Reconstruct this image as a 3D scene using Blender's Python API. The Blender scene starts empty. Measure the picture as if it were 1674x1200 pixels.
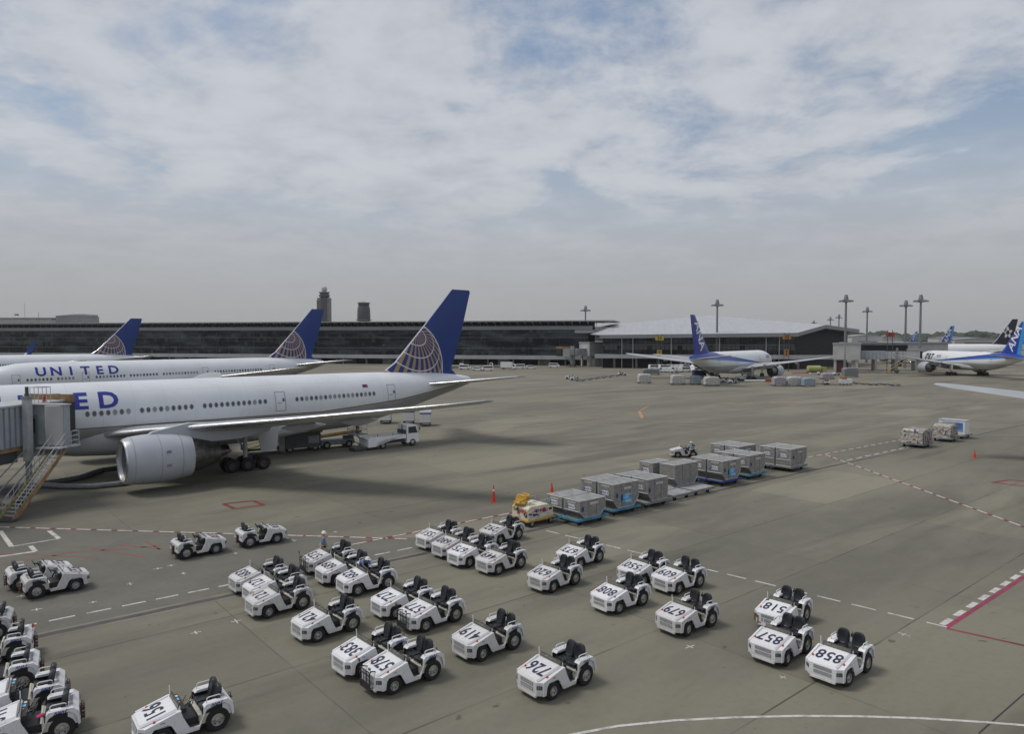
import bpy, bmesh, math, random
from mathutils import Vector, Matrix
random.seed(7)
R=math.radians; PI=math.pi
scene=bpy.context.scene
COL=scene.collection
# ---------------------------------------------------------------- camera
F_PX=1180.0; H=12.6; TH=math.atan(48/F_PX)
cam=bpy.data.objects.new('camera',bpy.data.cameras.new('camera')); COL.objects.link(cam)
cam.location=(0,0,H); cam.rotation_euler=(PI/2-TH,0,0)
cam.data.sensor_width=36; cam.data.lens=36*F_PX/1674; cam.data.clip_end=9000; cam.data.clip_start=.5
scene.camera=cam
def ray(x,y):
    a=(x-837)/F_PX; b=-(y-600)/F_PX
    return Vector((a, math.cos(TH)+b*math.sin(TH), -math.sin(TH)+b*math.cos(TH)))
def at(x,y,z=0.0):
    r=ray(x,y); t=(z-H)/r.z
    return Vector((r.x*t,r.y*t,z))
def atd(x,y,d):
    r=ray(x,y); t=d/r.y
    return Vector((r.x*t,d,H+r.z*t))
# ---------------------------------------------------------------- materials
def nt(name):
    m=bpy.data.materials.new(name); m.use_nodes=True; n=m.node_tree
    b=n.nodes['Principled BSDF']; return m,n,b
class G:
    """tiny node expression builder"""
    def __init__(s,tree): s.t=tree
    def put(s,sock,v):
        if hasattr(v,'is_linked') or isinstance(v,bpy.types.NodeSocket): s.t.links.new(v,sock)
        else: sock.default_value=v
    def m(s,op,a,b=0.0,c=None,clamp=False):
        n=s.t.nodes.new('ShaderNodeMath'); n.operation=op; n.use_clamp=clamp
        s.put(n.inputs[0],a); s.put(n.inputs[1],b)
        if c is not None: s.put(n.inputs[2],c)
        return n.outputs[0]
    def v(s,op,a,b=(0,0,0)):
        n=s.t.nodes.new('ShaderNodeVectorMath'); n.operation=op
        s.put(n.inputs[0],a)
        if op!='LENGTH' and op!='NORMALIZE': s.put(n.inputs[1],b)
        return n.outputs['Value'] if op in('DOT_PRODUCT','LENGTH') else n.outputs[0]
    def obj(s): return s.t.nodes.new('ShaderNodeTexCoord').outputs['Object']
    def geo(s): return s.t.nodes.new('ShaderNodeNewGeometry').outputs['Position']
    def sep(s,v):
        n=s.t.nodes.new('ShaderNodeSeparateXYZ'); s.put(n.inputs[0],v); return n.outputs
    def comb(s,x,y,z):
        n=s.t.nodes.new('ShaderNodeCombineXYZ')
        for i,q in enumerate((x,y,z)): s.put(n.inputs[i],q)
        return n.outputs[0]
    def noise(s,vec,scale,detail=4,rough=.55,dist=0):
        n=s.t.nodes.new('ShaderNodeTexNoise'); s.put(n.inputs['Vector'],vec)
        n.inputs['Scale'].default_value=scale; n.inputs['Detail'].default_value=detail; n.inputs['Roughness'].default_value=rough; n.inputs['Distortion'].default_value=dist
        return n.outputs['Fac']
    def mix(s,f,a,b,mode='MIX'):
        n=s.t.nodes.new('ShaderNodeMix'); n.data_type='RGBA'; n.blend_type=mode
        s.put(n.inputs[0],f)
        for i,q in ((6,a),(7,b)):
            if isinstance(q,tuple) and len(q)==3: q=q+(1,)
            s.put(n.inputs[i],q)
        return n.outputs[2]
    def rng(s,v,a,b,c=0.0,d=1.0,smooth=True):
        n=s.t.nodes.new('ShaderNodeMapRange'); n.interpolation_type='SMOOTHSTEP' if smooth else 'LINEAR'
        s.put(n.inputs[0],v)
        for i,q in enumerate((a,b,c,d)): n.inputs[i+1].default_value=q
        return n.outputs[0]
    def bump(s,h,strength,dist,b):
        n=s.t.nodes.new('ShaderNodeBump'); n.inputs['Strength'].default_value=strength; n.inputs['Distance'].default_value=dist
        s.put(n.inputs['Height'],h); s.t.links.new(n.outputs[0],b.inputs['Normal'])
def mat(name,col,rough=.6,metal=0,var=.12,scale=2.0,spec=None,emit=None,rand=0.0,coat=0):
    m,n,b=nt(name); g=G(n)
    v=g.noise(g.obj(),scale,5)
    c=g.mix(g.rng(v,.3,.7),tuple(x*(1-var) for x in col),tuple(min(1,x*(1+var)) for x in col))
    if rand:
        o=n.nodes.new('ShaderNodeObjectInfo').outputs['Random']
        c=g.mix(g.m('MULTIPLY',o,rand),c,(col[0]*.62,col[1]*.6,col[2]*.55))
    n.links.new(c,b.inputs['Base Color']); b.inputs['Roughness'].default_value=rough; b.inputs['Metallic'].default_value=metal
    n.links.new(g.rng(v,.2,.8,rough*.88,min(1,rough*1.12)),b.inputs['Roughness'])
    if spec is not None: b.inputs['Specular IOR Level'].default_value=spec
    if coat: b.inputs['Coat Weight'].default_value=coat
    if emit: b.inputs['Emission Color'].default_value=emit+(1,); b.inputs['Emission Strength'].default_value=1
    return m
M={}
def P(k,*a,**kw): M[k]=mat(k,*a,**kw)
def paint_white(k,col,dirt,rand):
    m,n,b=nt(k); g=G(n); o=g.obj(); z=g.sep(o)[2]
    info=n.nodes.new('ShaderNodeObjectInfo').outputs['Random']
    v=g.noise(g.v('ADD',o,g.comb(g.m('MULTIPLY',info,37),0,0)),3.0,6,.65)
    streak=g.noise(g.v('MULTIPLY',o,(9,9,1.5)),2.2,5,.7)
    d=g.m('MULTIPLY',g.rng(streak,.48,.74),g.m('MULTIPLY',g.m('ADD',info,.35),dirt),clamp=True)
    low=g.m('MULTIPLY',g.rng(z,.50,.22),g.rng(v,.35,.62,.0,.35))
    c=g.mix(g.rng(v,.3,.7),tuple(x*.93 for x in col),col)
    c=g.mix(g.m('MULTIPLY',g.m('POWER',info,1.5),rand),c,(col[0]*.55,col[1]*.54,col[2]*.50))
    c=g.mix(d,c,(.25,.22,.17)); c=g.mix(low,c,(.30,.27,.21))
    n.links.new(c,b.inputs['Base Color']); n.links.new(g.rng(v,.3,.7,.38,.55),b.inputs['Roughness'])
    M[k]=m
paint_white('white paint',(.78,.78,.80),.60,.55)
P('cream paint',(.55,.53,.46),.6,rand=.2)
P('light grey metal',(.42,.43,.44),.5,.1)
P('mid grey metal',(.22,.23,.24),.55,.2)
P('dark grey metal',(.07,.075,.08),.6,.1)
P('black rubber',(.018,.018,.018),.85,var=.3)
P('black plastic',(.02,.02,.022),.55,var=.3)
P('shaded wheel',(.07,.07,.07),.6)  # airliner rims, darkened so the colour carries the shade under the aircraft
P('seat vinyl',(.022,.024,.03),.42,var=.4,scale=6)
P('navy paint',(.012,.016,.07),.5)
P('blue print',(.02,.06,.35),.5)
P('red paint',(.45,.03,.02),.5,var=.25)
P('rust red',(.085,.035,.028),.75,var=.5,scale=8)
P('orange lens',(.50,.06,.02),.3)
P('rim paint',(.36,.355,.33),.5,.15,var=.3,scale=12)
P('headlamp',(.16,.17,.18),.12,.3)
P('floor plate',(.10,.10,.10),.6,.3)
P('yellow paint',(.50,.29,.04),.55,var=.25,scale=4)
P('orange paint',(.42,.19,.06),.6,var=.2)
P('cone red',(.70,.06,.02),.5)
P('blue dolly paint',(.06,.22,.34),.55,var=.25)
P('dark blue paint',(.02,.045,.20),.5,var=.2)
P('white plain',(.78,.78,.78),.5,var=.05)
P('paper',(.6,.62,.6),.7)
P('panel blue',(.07,.17,.42),.5,var=.25,scale=1.5)
P('poster blue',(.13,.38,.62),.5,var=.45,scale=2.2)
P('skin',(.45,.26,.18),.6)
P('shirt blue',(.14,.21,.36),.85,var=.15,scale=9)
P('trousers navy',(.02,.025,.05),.9)
P('helmet white',(.75,.73,.66),.35)
P('black shoe',(.015,.015,.015),.6)
P('concrete light',(.42,.41,.38),.85,var=.15,scale=.4)
P('tower concrete',(.19,.19,.185),.85,var=.15,scale=.2)
P('tower dark',(.06,.065,.07),.6,var=.2,scale=.3)
P('pale wall',(.44,.44,.43),.7,var=.1,scale=.3)
P('tail blue plain',(.014,.035,.27),.35,var=.03)
P('rust brown',(.22,.12,.05),.8,var=.4,scale=20)
P('column grey',(.15,.15,.15),.7)
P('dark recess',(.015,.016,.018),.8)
P('roof grey',(.30,.31,.32),.5,var=.1,scale=.2)
P('mast grey',(.20,.21,.22),.55,.3,var=.15)
P('sign yellow',(.50,.36,.02),.5)
P('sign red',(.36,.06,.03),.5)
P('net tan',(.38,.33,.28),.85,var=.5,scale=5)
P('green paint',(.10,.15,.05),.6)
P('tyre dark',(.02,.02,.02),.85)
P('airliner grey',(.36,.37,.38),.42,var=.05,scale=.5)
P('engine paint',(.43,.455,.50),.38,var=.05,scale=.6)
P('wing paint',(.36,.375,.39),.4,var=.08,scale=.5)
P('bare metal',(.70,.70,.71),.27,.9,var=.05,scale=.4)
P('nozzle metal',(.15,.145,.14),.4,.8,var=.3)
P('fan dark',(.03,.03,.035),.4,.5)
P('cabin pane',(.075,.08,.095),.25)
P('shaded pane',(.24,.25,.27),.5)
P('door line',(.16,.17,.18),.6)
P('bridge blue grey',(.31,.345,.38),.55,.1,var=.12,scale=.8)
P('tail blue deep',(.006,.034,.19),.35,var=.03)
P('marking red',(.17,.035,.032),.8,var=.45,scale=.8)
P('marking magenta',(.25,.035,.08),.8,var=.2,scale=.8)
P('marking orange',(.36,.21,.12),.85,var=.4,scale=.4)
def glass(name,col,rough=.08,alpha=1.0):
    m,n,b=nt(name); g=G(n)
    v=g.noise(g.obj(),.25,4)
    n.links.new(g.mix(g.rng(v,.35,.65),tuple(x*.5 for x in col),tuple(x*1.5 for x in col)),b.inputs['Base Color'])
    b.inputs['Roughness'].default_value=rough; b.inputs['Specular IOR Level'].default_value=.6; b.inputs['Alpha'].default_value=alpha
    M[name]=m
glass('vehicle glass',(.03,.035,.04)); glass('windshield plastic',(.20,.19,.15),.15,.6)
# aluminium of the freight containers
m,n,b=nt('aluminium'); g=G(n); o=g.obj()
v=g.noise(g.v('MULTIPLY',o,(1,1,4)),2.5,6,.7); v2=g.noise(o,9,3)
n.links.new(g.mix(g.rng(v,.3,.75),(.215,.21,.195),(.40,.39,.37)),b.inputs['Base Color'])
b.inputs['Metallic'].default_value=.35; n.links.new(g.rng(v2,.3,.7,.35,.6),b.inputs['Roughness']); g.bump(v2,.25,.02,b); M['aluminium']=m
# luggage nets over mixed bags
m,n,b=nt('netted cargo'); g=G(n); o=g.obj()
vo=n.nodes.new('ShaderNodeTexVoronoi'); vo.inputs['Scale'].default_value=4.2; n.links.new(g.v('ADD',o,g.v('MULTIPLY',g.comb(g.noise(o,3),g.noise(o,4),0),(.4,.4,.4))),vo.inputs['Vector'])
cr=n.nodes.new('ShaderNodeValToRGB'); cr.color_ramp.interpolation='CONSTANT'
for i,(p,c) in enumerate([(0,(.50,.46,.40)),(.3,(.30,.22,.20)),(.42,(.55,.52,.48)),(.62,(.10,.10,.16)),(.70,(.52,.42,.36)),(.85,(.36,.34,.36))]):
    e=cr.color_ramp.elements[i] if i<2 else cr.color_ramp.elements.new(p)
    e.position=p; e.color=c+(1,)
n.links.new(g.sep(vo.outputs['Color'])[0],cr.inputs[0]); n.links.new(cr.outputs[0],b.inputs['Base Color']); b.inputs['Roughness'].default_value=.8
g.bump(vo.outputs['Distance'],.8,.12,b); M['netted cargo']=m
# ---------------------------------------------------------------- mesh builder
class MB:
    def __init__(s): s.sharp=True; s.v=[]; s.f=[]; s.mi=[]; s.sm=[]; s.mats=[]
    def mid(s,k):
        if k not in s.mats: s.mats.append(k)
        return s.mats.index(k)
    def add(s,vs,fs,k,smooth=False,T=None):
        o=len(s.v); i=s.mid(k)
        for q in vs:
            q=Vector(q); s.v.append(T@q if T else q)
        for f in fs: s.f.append([o+j for j in f]); s.mi.append(i); s.sm.append(smooth)
    def box(s,c,d,k,T=None,top=(1,1),bev=0):
        x,y,z=(q/2 for q in d); a,b_=top
        vs=[(-x,-y,-z),(x,-y,-z),(x,y,-z),(-x,y,-z),(-x*a,-y*b_,z),(x*a,-y*b_,z),(x*a,y*b_,z),(-x*a,y*b_,z)]
        fs=[(3,2,1,0),(4,5,6,7),(0,1,5,4),(1,2,6,5),(2,3,7,6),(3,0,4,7)]
        if bev:
            bm=bmesh.new(); bv=[bm.verts.new(q) for q in vs]
            for f in fs: bm.faces.new([bv[j] for j in f])
            bmesh.ops.bevel(bm,geom=bm.edges[:],offset=bev,segments=2,affect='EDGES',profile=.6)
            bm.verts.index_update(); vs=[q.co.copy() for q in bm.verts]; fs=[[q.index for q in f.verts] for f in bm.faces]; bm.free()
        vs=[(q[0]+c[0],q[1]+c[1],q[2]+c[2]) for q in vs]
        s.add(vs,fs,k,False,T); return s
    def bb(s,lo,hi,k,T=None,bev=0):
        return s.box([(a+b_)/2 for a,b_ in zip(lo,hi)],[abs(b_-a) for a,b_ in zip(lo,hi)],k,T,bev=bev)
    def prism(s,poly,y0,y1,k,axis='y',T=None):
        n=len(poly)
        def mk(p,h): return {'y':(p[0],h,p[1]),'z':(p[0],p[1],h),'x':(h,p[0],p[1])}[axis]
        vs=[mk(p,y0) for p in poly]+[mk(p,y1) for p in poly]
        bm=bmesh.new(); bv=[bm.verts.new(q) for q in vs]
        f1=bm.faces.new(bv[:n]); f2=bm.faces.new(bv[n:][::-1])
        for i in range(n): bm.faces.new([bv[i],bv[i+n],bv[(i+1)%n+n],bv[(i+1)%n]])
        bmesh.ops.triangulate(bm,faces=[f1,f2],ngon_method='EAR_CLIP')
        bmesh.ops.recalc_face_normals(bm,faces=bm.faces[:])
        bm.verts.index_update(); s.add([q.co.copy() for q in bm.verts],[[q.index for q in f.verts] for f in bm.faces],k,False,T); bm.free(); return s
    def rings(s,rs,k,smooth=True,cap=True,closed=True,T=None,kf=None):
        n=len(rs[0]); vs=[q for r in rs for q in r]; o=len(s.v)
        s.add(vs,[],k,T=T)
        i0=s.mid(k)
        for a in range(len(rs)-1):
            for j in range(n if closed else n-1):
                j2=(j+1)%n
                s.f.append([o+a*n+j,o+a*n+j2,o+(a+1)*n+j2,o+(a+1)*n+j]); s.sm.append(smooth)
                s.mi.append(s.mid(kf(a,j)) if kf else i0)
        if cap:
            s.f.append([o+j for j in range(n)][::-1]); s.mi.append(i0); s.sm.append(False)
            s.f.append([o+(len(rs)-1)*n+j for j in range(n)]); s.mi.append(i0); s.sm.append(False)
        return s
    def tube(s,pts,r,k,n=8,T=None,cap=True):
        pts=[Vector(p) for p in pts]; rs=[]
        r=r if isinstance(r,(list,tuple)) else [r]*len(pts)
        for i,p in enumerate(pts):
            d=(pts[min(i+1,len(pts)-1)]-pts[max(i-1,0)]).normalized()
            u=d.cross(Vector((0,0,1)) if abs(d.z)<.95 else Vector((1,0,0))).normalized(); w=d.cross(u)
            rs.append([p+(u*math.cos(a)+w*math.sin(a))*r[i] for a in [2*PI*j/n for j in range(n)]])
        return s.rings(rs,k,n>4,cap,T=T)
    def lathe(s,prof,k,axis='x',n=24,c=(0,0,0),T=None,cap=False,kf=None):
        rs=[]
        for (h,r) in prof:
            ring=[]
            for j in range(n):
                a=2*PI*j/n; u,w=r*math.cos(a),r*math.sin(a)
                q={'x':(h,u,w),'y':(u,h,w),'z':(u,w,h)}[axis]
                ring.append((q[0]+c[0],q[1]+c[1],q[2]+c[2]))
            rs.append(ring)
        return s.rings(rs,k,True,cap,T=T,kf=kf)
    def mesh(s,name):
        me=bpy.data.meshes.new(name); me.from_pydata([tuple(q) for q in s.v],[],s.f)
        for k in s.mats: me.materials.append(M[k])
        me.polygons.foreach_set('material_index',s.mi); me.polygons.foreach_set('use_smooth',s.sm)
        bm=bmesh.new(); bm.from_mesh(me); bmesh.ops.recalc_face_normals(bm,faces=bm.faces[:]); bm.to_mesh(me); bm.free()
        if any(s.sm) and s.sharp: me.set_sharp_from_angle(angle=R(42))
        me.update(); return me
    def build(s,name,parent=None,loc=(0,0,0),rz=0):
        o=bpy.data.objects.new(name,s.mesh(name)); COL.objects.link(o); o.parent=parent; o.location=loc; o.rotation_euler=(0,0,rz); return o
def child(name,me,parent,loc=(0,0,0),rot=(0,0,0)):
    o=bpy.data.objects.new(name,me); COL.objects.link(o); o.parent=parent; o.location=loc; o.rotation_euler=rot; return o
def tag(o,label=None,cat=None,group=None,kind=None):
    if label: o['label']=label
    if cat: o['category']=cat
    if group: o['group']=group
    if kind: o['kind']=kind
    return o
def thing(name,label,cat,loc=(0,0,0),rz=0,group=None,scale=None):
    o=bpy.data.objects.new(name,None); COL.objects.link(o); o.empty_display_size=.3
    o.location=loc; o.rotation_euler=(0,0,rz)
    if scale: o.scale=scale
    return tag(o,label,cat,group)
def copy_tree(o,parent=None):
    c=o.copy(); COL.objects.link(c); c.parent=parent
    for ch in o.children: copy_tree(ch,c)
    return c
def dup(o,loc,rz,label=None,group=None):
    c=copy_tree(o); c.location=loc; c.rotation_euler=(0,0,rz)
    if label: c['label']=label
    if group: c['group']=group
    return c
FONTC={}
def text_mesh(body,size,bold=0.0,sx=1.0,shear=0,spacing=1.0,depth=0.0):
    """(verts2D, faces) of centred text"""
    key=(body,size,bold,sx,shear,spacing)
    if key in FONTC: return FONTC[key]
    cu=bpy.data.curves.new('t','FONT'); cu.body=body; cu.size=size; cu.align_x='CENTER'; cu.align_y='CENTER'; cu.offset=bold; cu.shear=shear; cu.space_character=spacing
    cu.resolution_u=3
    ob=bpy.data.objects.new('t',cu); COL.objects.link(ob)
    dg=bpy.context.evaluated_depsgraph_get(); me=ob.evaluated_get(dg).to_mesh()
    vs=[(v.co.x*sx,v.co.y) for v in me.vertices]; fs=[list(p.vertices) for p in me.polygons]
    ob.evaluated_get(dg).to_mesh_clear(); bpy.data.objects.remove(ob); bpy.data.curves.remove(cu)
    FONTC[key]=(vs,fs); return vs,fs
def slice2d(vs,fs,step):
    bm=bmesh.new(); bv=[bm.verts.new((x,y,0)) for x,y in vs]
    for f in fs:
        try: bm.faces.new([bv[i] for i in f])
        except ValueError: pass
    for ax in (0,1):
        lo=min(v.co[ax] for v in bm.verts); hi=max(v.co[ax] for v in bm.verts); c=lo+step
        while c<hi:
            co=Vector((0,0,0)); co[ax]=c; no=Vector((0,0,0)); no[ax]=1
            bmesh.ops.bisect_plane(bm,geom=bm.verts[:]+bm.edges[:]+bm.faces[:],plane_co=co,plane_no=no); c+=step
    bm.verts.index_update()
    r=[(v.co.x,v.co.y) for v in bm.verts],[[v.index for v in f.verts] for f in bm.faces]; bm.free(); return r
def put_text(mb,body,size,k,T,**kw):
    vs,fs=text_mesh(body,size,**kw)
    mb.add([(x,y,0) for x,y in vs],fs,k,False,T)
def frame(o,ux,uy):
    """matrix mapping text plane (x,y) to o + x*ux + y*uy"""
    ux=Vector(ux).normalized(); uy=Vector(uy).normalized(); uz=ux.cross(uy)
    return Matrix(((ux.x,uy.x,uz.x,o[0]),(ux.y,uy.y,uz.y,o[1]),(ux.z,uy.z,uz.z,o[2]),(0,0,0,1)))
# ================================================================ AIRLINERS
# local frame of every airliner: +x aft (0 at the nose), -y port, z up, wheels on z = 0
SEC=[(0,.06,4.3,4.5),(.35,.62,3.75,5.05),(1,1.15,3.35,5.65),(2,1.75,2.95,6.45),(3.2,2.25,2.7,7.2),(5,2.75,2.5,7.95),(7.5,3.03,2.42,8.45),(10,3.1,2.4,8.6),(15,3.1,2.4,8.62),(25,3.1,2.4,8.62),(35,3.1,2.4,8.62),(42,3.1,2.4,8.62),(45,3.08,2.52,8.62),(48,2.95,2.95,8.6),(51,2.65,3.6,8.55),(54,2.25,4.35,8.47),(57,1.72,5.15,8.3),(59.5,1.22,5.8,8.1),(61.5,.72,6.35,7.85),(62.6,.38,6.65,7.65),(62.95,.12,6.85,7.45)]
def sec(x):
    x=max(0,min(62.95,x))
    for a,b in zip(SEC,SEC[1:]):
        if a[0]<=x<=b[0]:
            t=(x-a[0])/(b[0]-a[0]); return [p+(q-p)*t for p,q in zip(a[1:],b[1:])]
def side_y(x,z,off=.02):
    hw,zb,zt=sec(x); zc=(zb+zt)/2; hh=(zt-zb)/2; q=max(-.98,min(.98,(z-zc)/hh))
    return hw*math.sqrt(1-q*q)+off
def conform(mb,vs,fs,k,x0,z0,port=True,slope=0.0,off=.02,mirror=False,step=.4,fn=side_y):
    vs,fs=slice2d(vs,fs,step); out=[]
    sg=-1 if port else 1
    for (x,y) in vs:
        X=x0+(-x if not port else x); Z=z0+y+slope*(X-x0); out.append((X,sg*fn(X,Z,off),Z))
    mb.add(out,fs,k)
def fus_mesh(k):
    mb=MB(); rs=[]; xs=[]
    for a,b in zip(SEC,SEC[1:]):
        n=max(1,int((b[0]-a[0])/1.6)); xs+= [a[0]+(b[0]-a[0])*i/n for i in range(n)]
    xs.append(62.95)
    for x in xs:
        hw,zb,zt=sec(x); zc=(zb+zt)/2; hh=(zt-zb)/2
        rs.append([(x,hw*math.sin(2*PI*j/56),zc+hh*math.cos(2*PI*j/56)) for j in range(56)])
    mb.rings(rs,k); return mb
def foil(xle,c,y,z,th,n=15,vertical=False,inc=0):
    pts=[]
    for i in range(n): t=(1-math.cos(PI*i/(n-1)))/2; pts.append((t,1))
    up=[];lo=[]
    for t,_ in pts:
        h=5*th*(.2969*math.sqrt(t)-.126*t-.3516*t*t+.2843*t**3-.1036*t**4)
        up.append((t,h)); lo.append((t,-h*.75 if not vertical else -h))
    loop=up+lo[-2:0:-1]
    if vertical: return [(xle+t*c,y+h*c,z) for t,h in loop]
    return [(xle+t*c,y,z+h*c-inc*t*c) for t,h in loop]
WST=[(0,18.2,15.0,3.75,.13),(3.0,20.4,13.0,4.0,.13),(6.5,22.9,10.6,4.55,.12),(10,25.3,8.4,5.0,.11),(18,30.9,6.0,6.0,.10),(25,35.8,4.1,6.95,.10),(29,38.6,3.0,7.5,.09),(30.1,39.8,2.1,7.68,.09),(30.5,40.9,.9,7.75,.09)]
def wing_mesh(sg):
    mb=MB(); mb.sharp=False; rs=[foil(x,c,sg*y,z,th,inc=.05) for y,x,c,z,th in WST]; n=len(rs[0])
    mb.rings(rs,'wing paint',kf=lambda a,j:'bare metal' if (j in(0,1,2,n-1,n-2,n-3) and a>0) else 'wing paint'); return mb
def stab_mesh(sg):
    mb=MB(); mb.sharp=False; mb.rings([foil(x,c,sg*y,z,th) for y,x,c,z,th in [(0,54.0,7.6,6.85,.1),(1.2,54.8,7.0,6.95,.1),(5.5,57.7,4.9,7.45,.1),(10.3,60.9,2.6,8.0,.09),(10.8,61.6,1.5,8.05,.08)]],'airliner grey',kf=lambda a,j:'bare metal' if j in(0,1,26,27) and a>0 else 'airliner grey'); return mb
FST=[(7.6,47.5,13.6,.075),(8.75,50.3,9.6,.09),(9.6,51.6,8.7,.10),(14,55.75,6.0,.10),(18.4,59.8,3.15,.095),(18.65,60.05,2.75,.07)]
def fin_half(x,z,off=.02):
    for a,b in zip(FST,FST[1:]):
        if a[0]<=z<=b[0]:
            t=(z-a[0])/(b[0]-a[0]); xl,c,th=[p+(q-p)*t for p,q in zip(a[1:],b[1:])]; u=max(0,min(1,(x-xl)/c))
            return 5*th*(.2969*math.sqrt(u)-.126*u-.3516*u*u+.2843*u**3-.1036*u**4)*c+off
    return .2+off
def fin_mesh(k):
    mb=MB(); mb.rings([foil(x,c,0,z,th,13,True) for z,x,c,th in FST],k,kf=lambda a,j:'bare metal' if j in(0,23) and a>0 else k); return mb
# liveries ------------------------------------------------------
def livery_globe_body():
    m,n,b=nt('globe line livery'); g=G(n); o=g.obj(); x,y,z=g.sep(o)
    line=g.m('ADD',4.78,g.m('MULTIPLY',g.m('MAXIMUM',g.m('SUBTRACT',x,41),0),.075))
    line=g.m('ADD',line,g.m('MULTIPLY',g.m('MAXIMUM',g.m('SUBTRACT',x,51),0),.06))
    d=g.m('SUBTRACT',z,line); v=g.noise(o,.35,4); seam=g.m('LESS_THAN',g.m('FRACT',g.m('DIVIDE',x,2.55)),.012)
    c=g.mix(g.rng(v,.3,.7),(.64,.665,.70),(.70,.72,.755)); c=g.mix(g.m('MULTIPLY',seam,.30),c,(.3,.3,.3)); hs=g.m('LESS_THAN',g.m('FRACT',g.m('DIVIDE',g.m('ADD',z,.35),1.62)),.016); c=g.mix(g.m('MULTIPLY',hs,.25),c,(.3,.3,.3)); c=g.mix(g.rng(g.noise(g.v('MULTIPLY',o,(1,1,.3)),1.4,5,.7),.55,.8,0,.20),c,(.42,.41,.38))
    gr=g.mix(g.rng(g.noise(g.v('MULTIPLY',o,(.3,1,1.5)),1,4),.3,.7),(.25,.255,.26),(.31,.315,.32))
    c=g.mix(g.m('LESS_THAN',d,.0),c,gr); c=g.mix(g.m('LESS_THAN',g.m('ABSOLUTE',d),.05),c,(.20,.13,.08))
    n.links.new(c,b.inputs['Base Color']); b.inputs['Roughness'].default_value=.33; M['globe body']=m
livery_globe_body()
def livery_globe_tail():
    m,n,b=nt('globe tail livery'); g=G(n); o=g.obj(); x,y,z=g.sep(o); RR=6.55
    u=g.m('DIVIDE',g.m('SUBTRACT',x,52.0),RR); v=g.m('DIVIDE',g.m('SUBTRACT',z,8.7),RR)
    r2=g.m('ADD',g.m('MULTIPLY',u,u),g.m('MULTIPLY',v,v)); w=g.m('SQRT',g.m('MAXIMUM',g.m('SUBTRACT',1,r2),0.0))
    nv=g.comb(u,v,w); P0=Vector((.38,.66,.65)).normalized(); A=Vector((0,0,1)).cross(P0).normalized(); B=P0.cross(A)
    lat=g.m('ARCCOSINE',g.v('DOT_PRODUCT',nv,tuple(P0))); lon=g.m('ARCTAN2',g.v('DOT_PRODUCT',nv,tuple(A)),g.v('DOT_PRODUCT',nv,tuple(B)))
    fl=g.m('FRACT',g.m('DIVIDE',lat,R(14))); par=g.m('LESS_THAN',fl,.085)
    mer=g.m('LESS_THAN',g.m('FRACT',g.m('DIVIDE',lon,R(13))),.46)
    edge=g.m('GREATER_THAN',r2,.962); inside=g.m('LESS_THAN',r2,1.0)
    c=g.mix(mer,(.010,.028,.18),(.32,.22,.12)); c=g.mix(g.m('MAXIMUM',par,edge),c,(.62,.60,.56))
    c=g.mix(inside,(.006,.034,.19),c)
    n.links.new(c,b.inputs['Base Color']); b.inputs['Roughness'].default_value=.35; M['globe tail']=m
livery_globe_tail()
def livery_stripe():
    m,n,b=nt('blue stripe livery'); g=G(n); o=g.obj(); x,y,z=g.sep(o)
    top=g.m('ADD',4.9,g.m('MULTIPLY',g.m('MAXIMUM',g.m('SUBTRACT',x,16),0),.098)); top=g.m('ADD',top,g.m('MULTIPLY',g.m('MAXIMUM',g.m('SUBTRACT',x,47),0),.5))
    bot=g.m('ADD',4.75,g.m('MULTIPLY',g.m('MAXIMUM',g.m('SUBTRACT',x,16),0),.048)); mid=g.m('ADD',g.m('MULTIPLY',bot,.72),g.m('MULTIPLY',g.m('MINIMUM',top,8.2),.28))
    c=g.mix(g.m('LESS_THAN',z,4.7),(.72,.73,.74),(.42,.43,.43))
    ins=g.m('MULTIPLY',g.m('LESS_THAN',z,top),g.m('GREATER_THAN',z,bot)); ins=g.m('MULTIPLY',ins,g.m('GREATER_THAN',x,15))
    band=g.mix(g.m('GREATER_THAN',z,mid),(.03,.22,.55),(.015,.04,.30))
    c=g.mix(ins,c,band); n.links.new(c,b.inputs['Base Color']); b.inputs['Roughness'].default_value=.33; M['stripe body']=m
livery_stripe()
def livery_stripe_tail():
    m,n,b=nt('blue tail livery'); g=G(n); x,y,z=g.sep(g.obj())
    te=g.m('ADD',58.6,g.m('MULTIPLY',g.m('SUBTRACT',z,9),.26)); c=g.mix(g.m('GREATER_THAN',x,te),(.015,.05,.34),(.04,.28,.60))
    n.links.new(c,b.inputs['Base Color']); b.inputs['Roughness'].default_value=.35; M['stripe tail']=m
livery_stripe_tail()
M['white body']=M['white plain']
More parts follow.
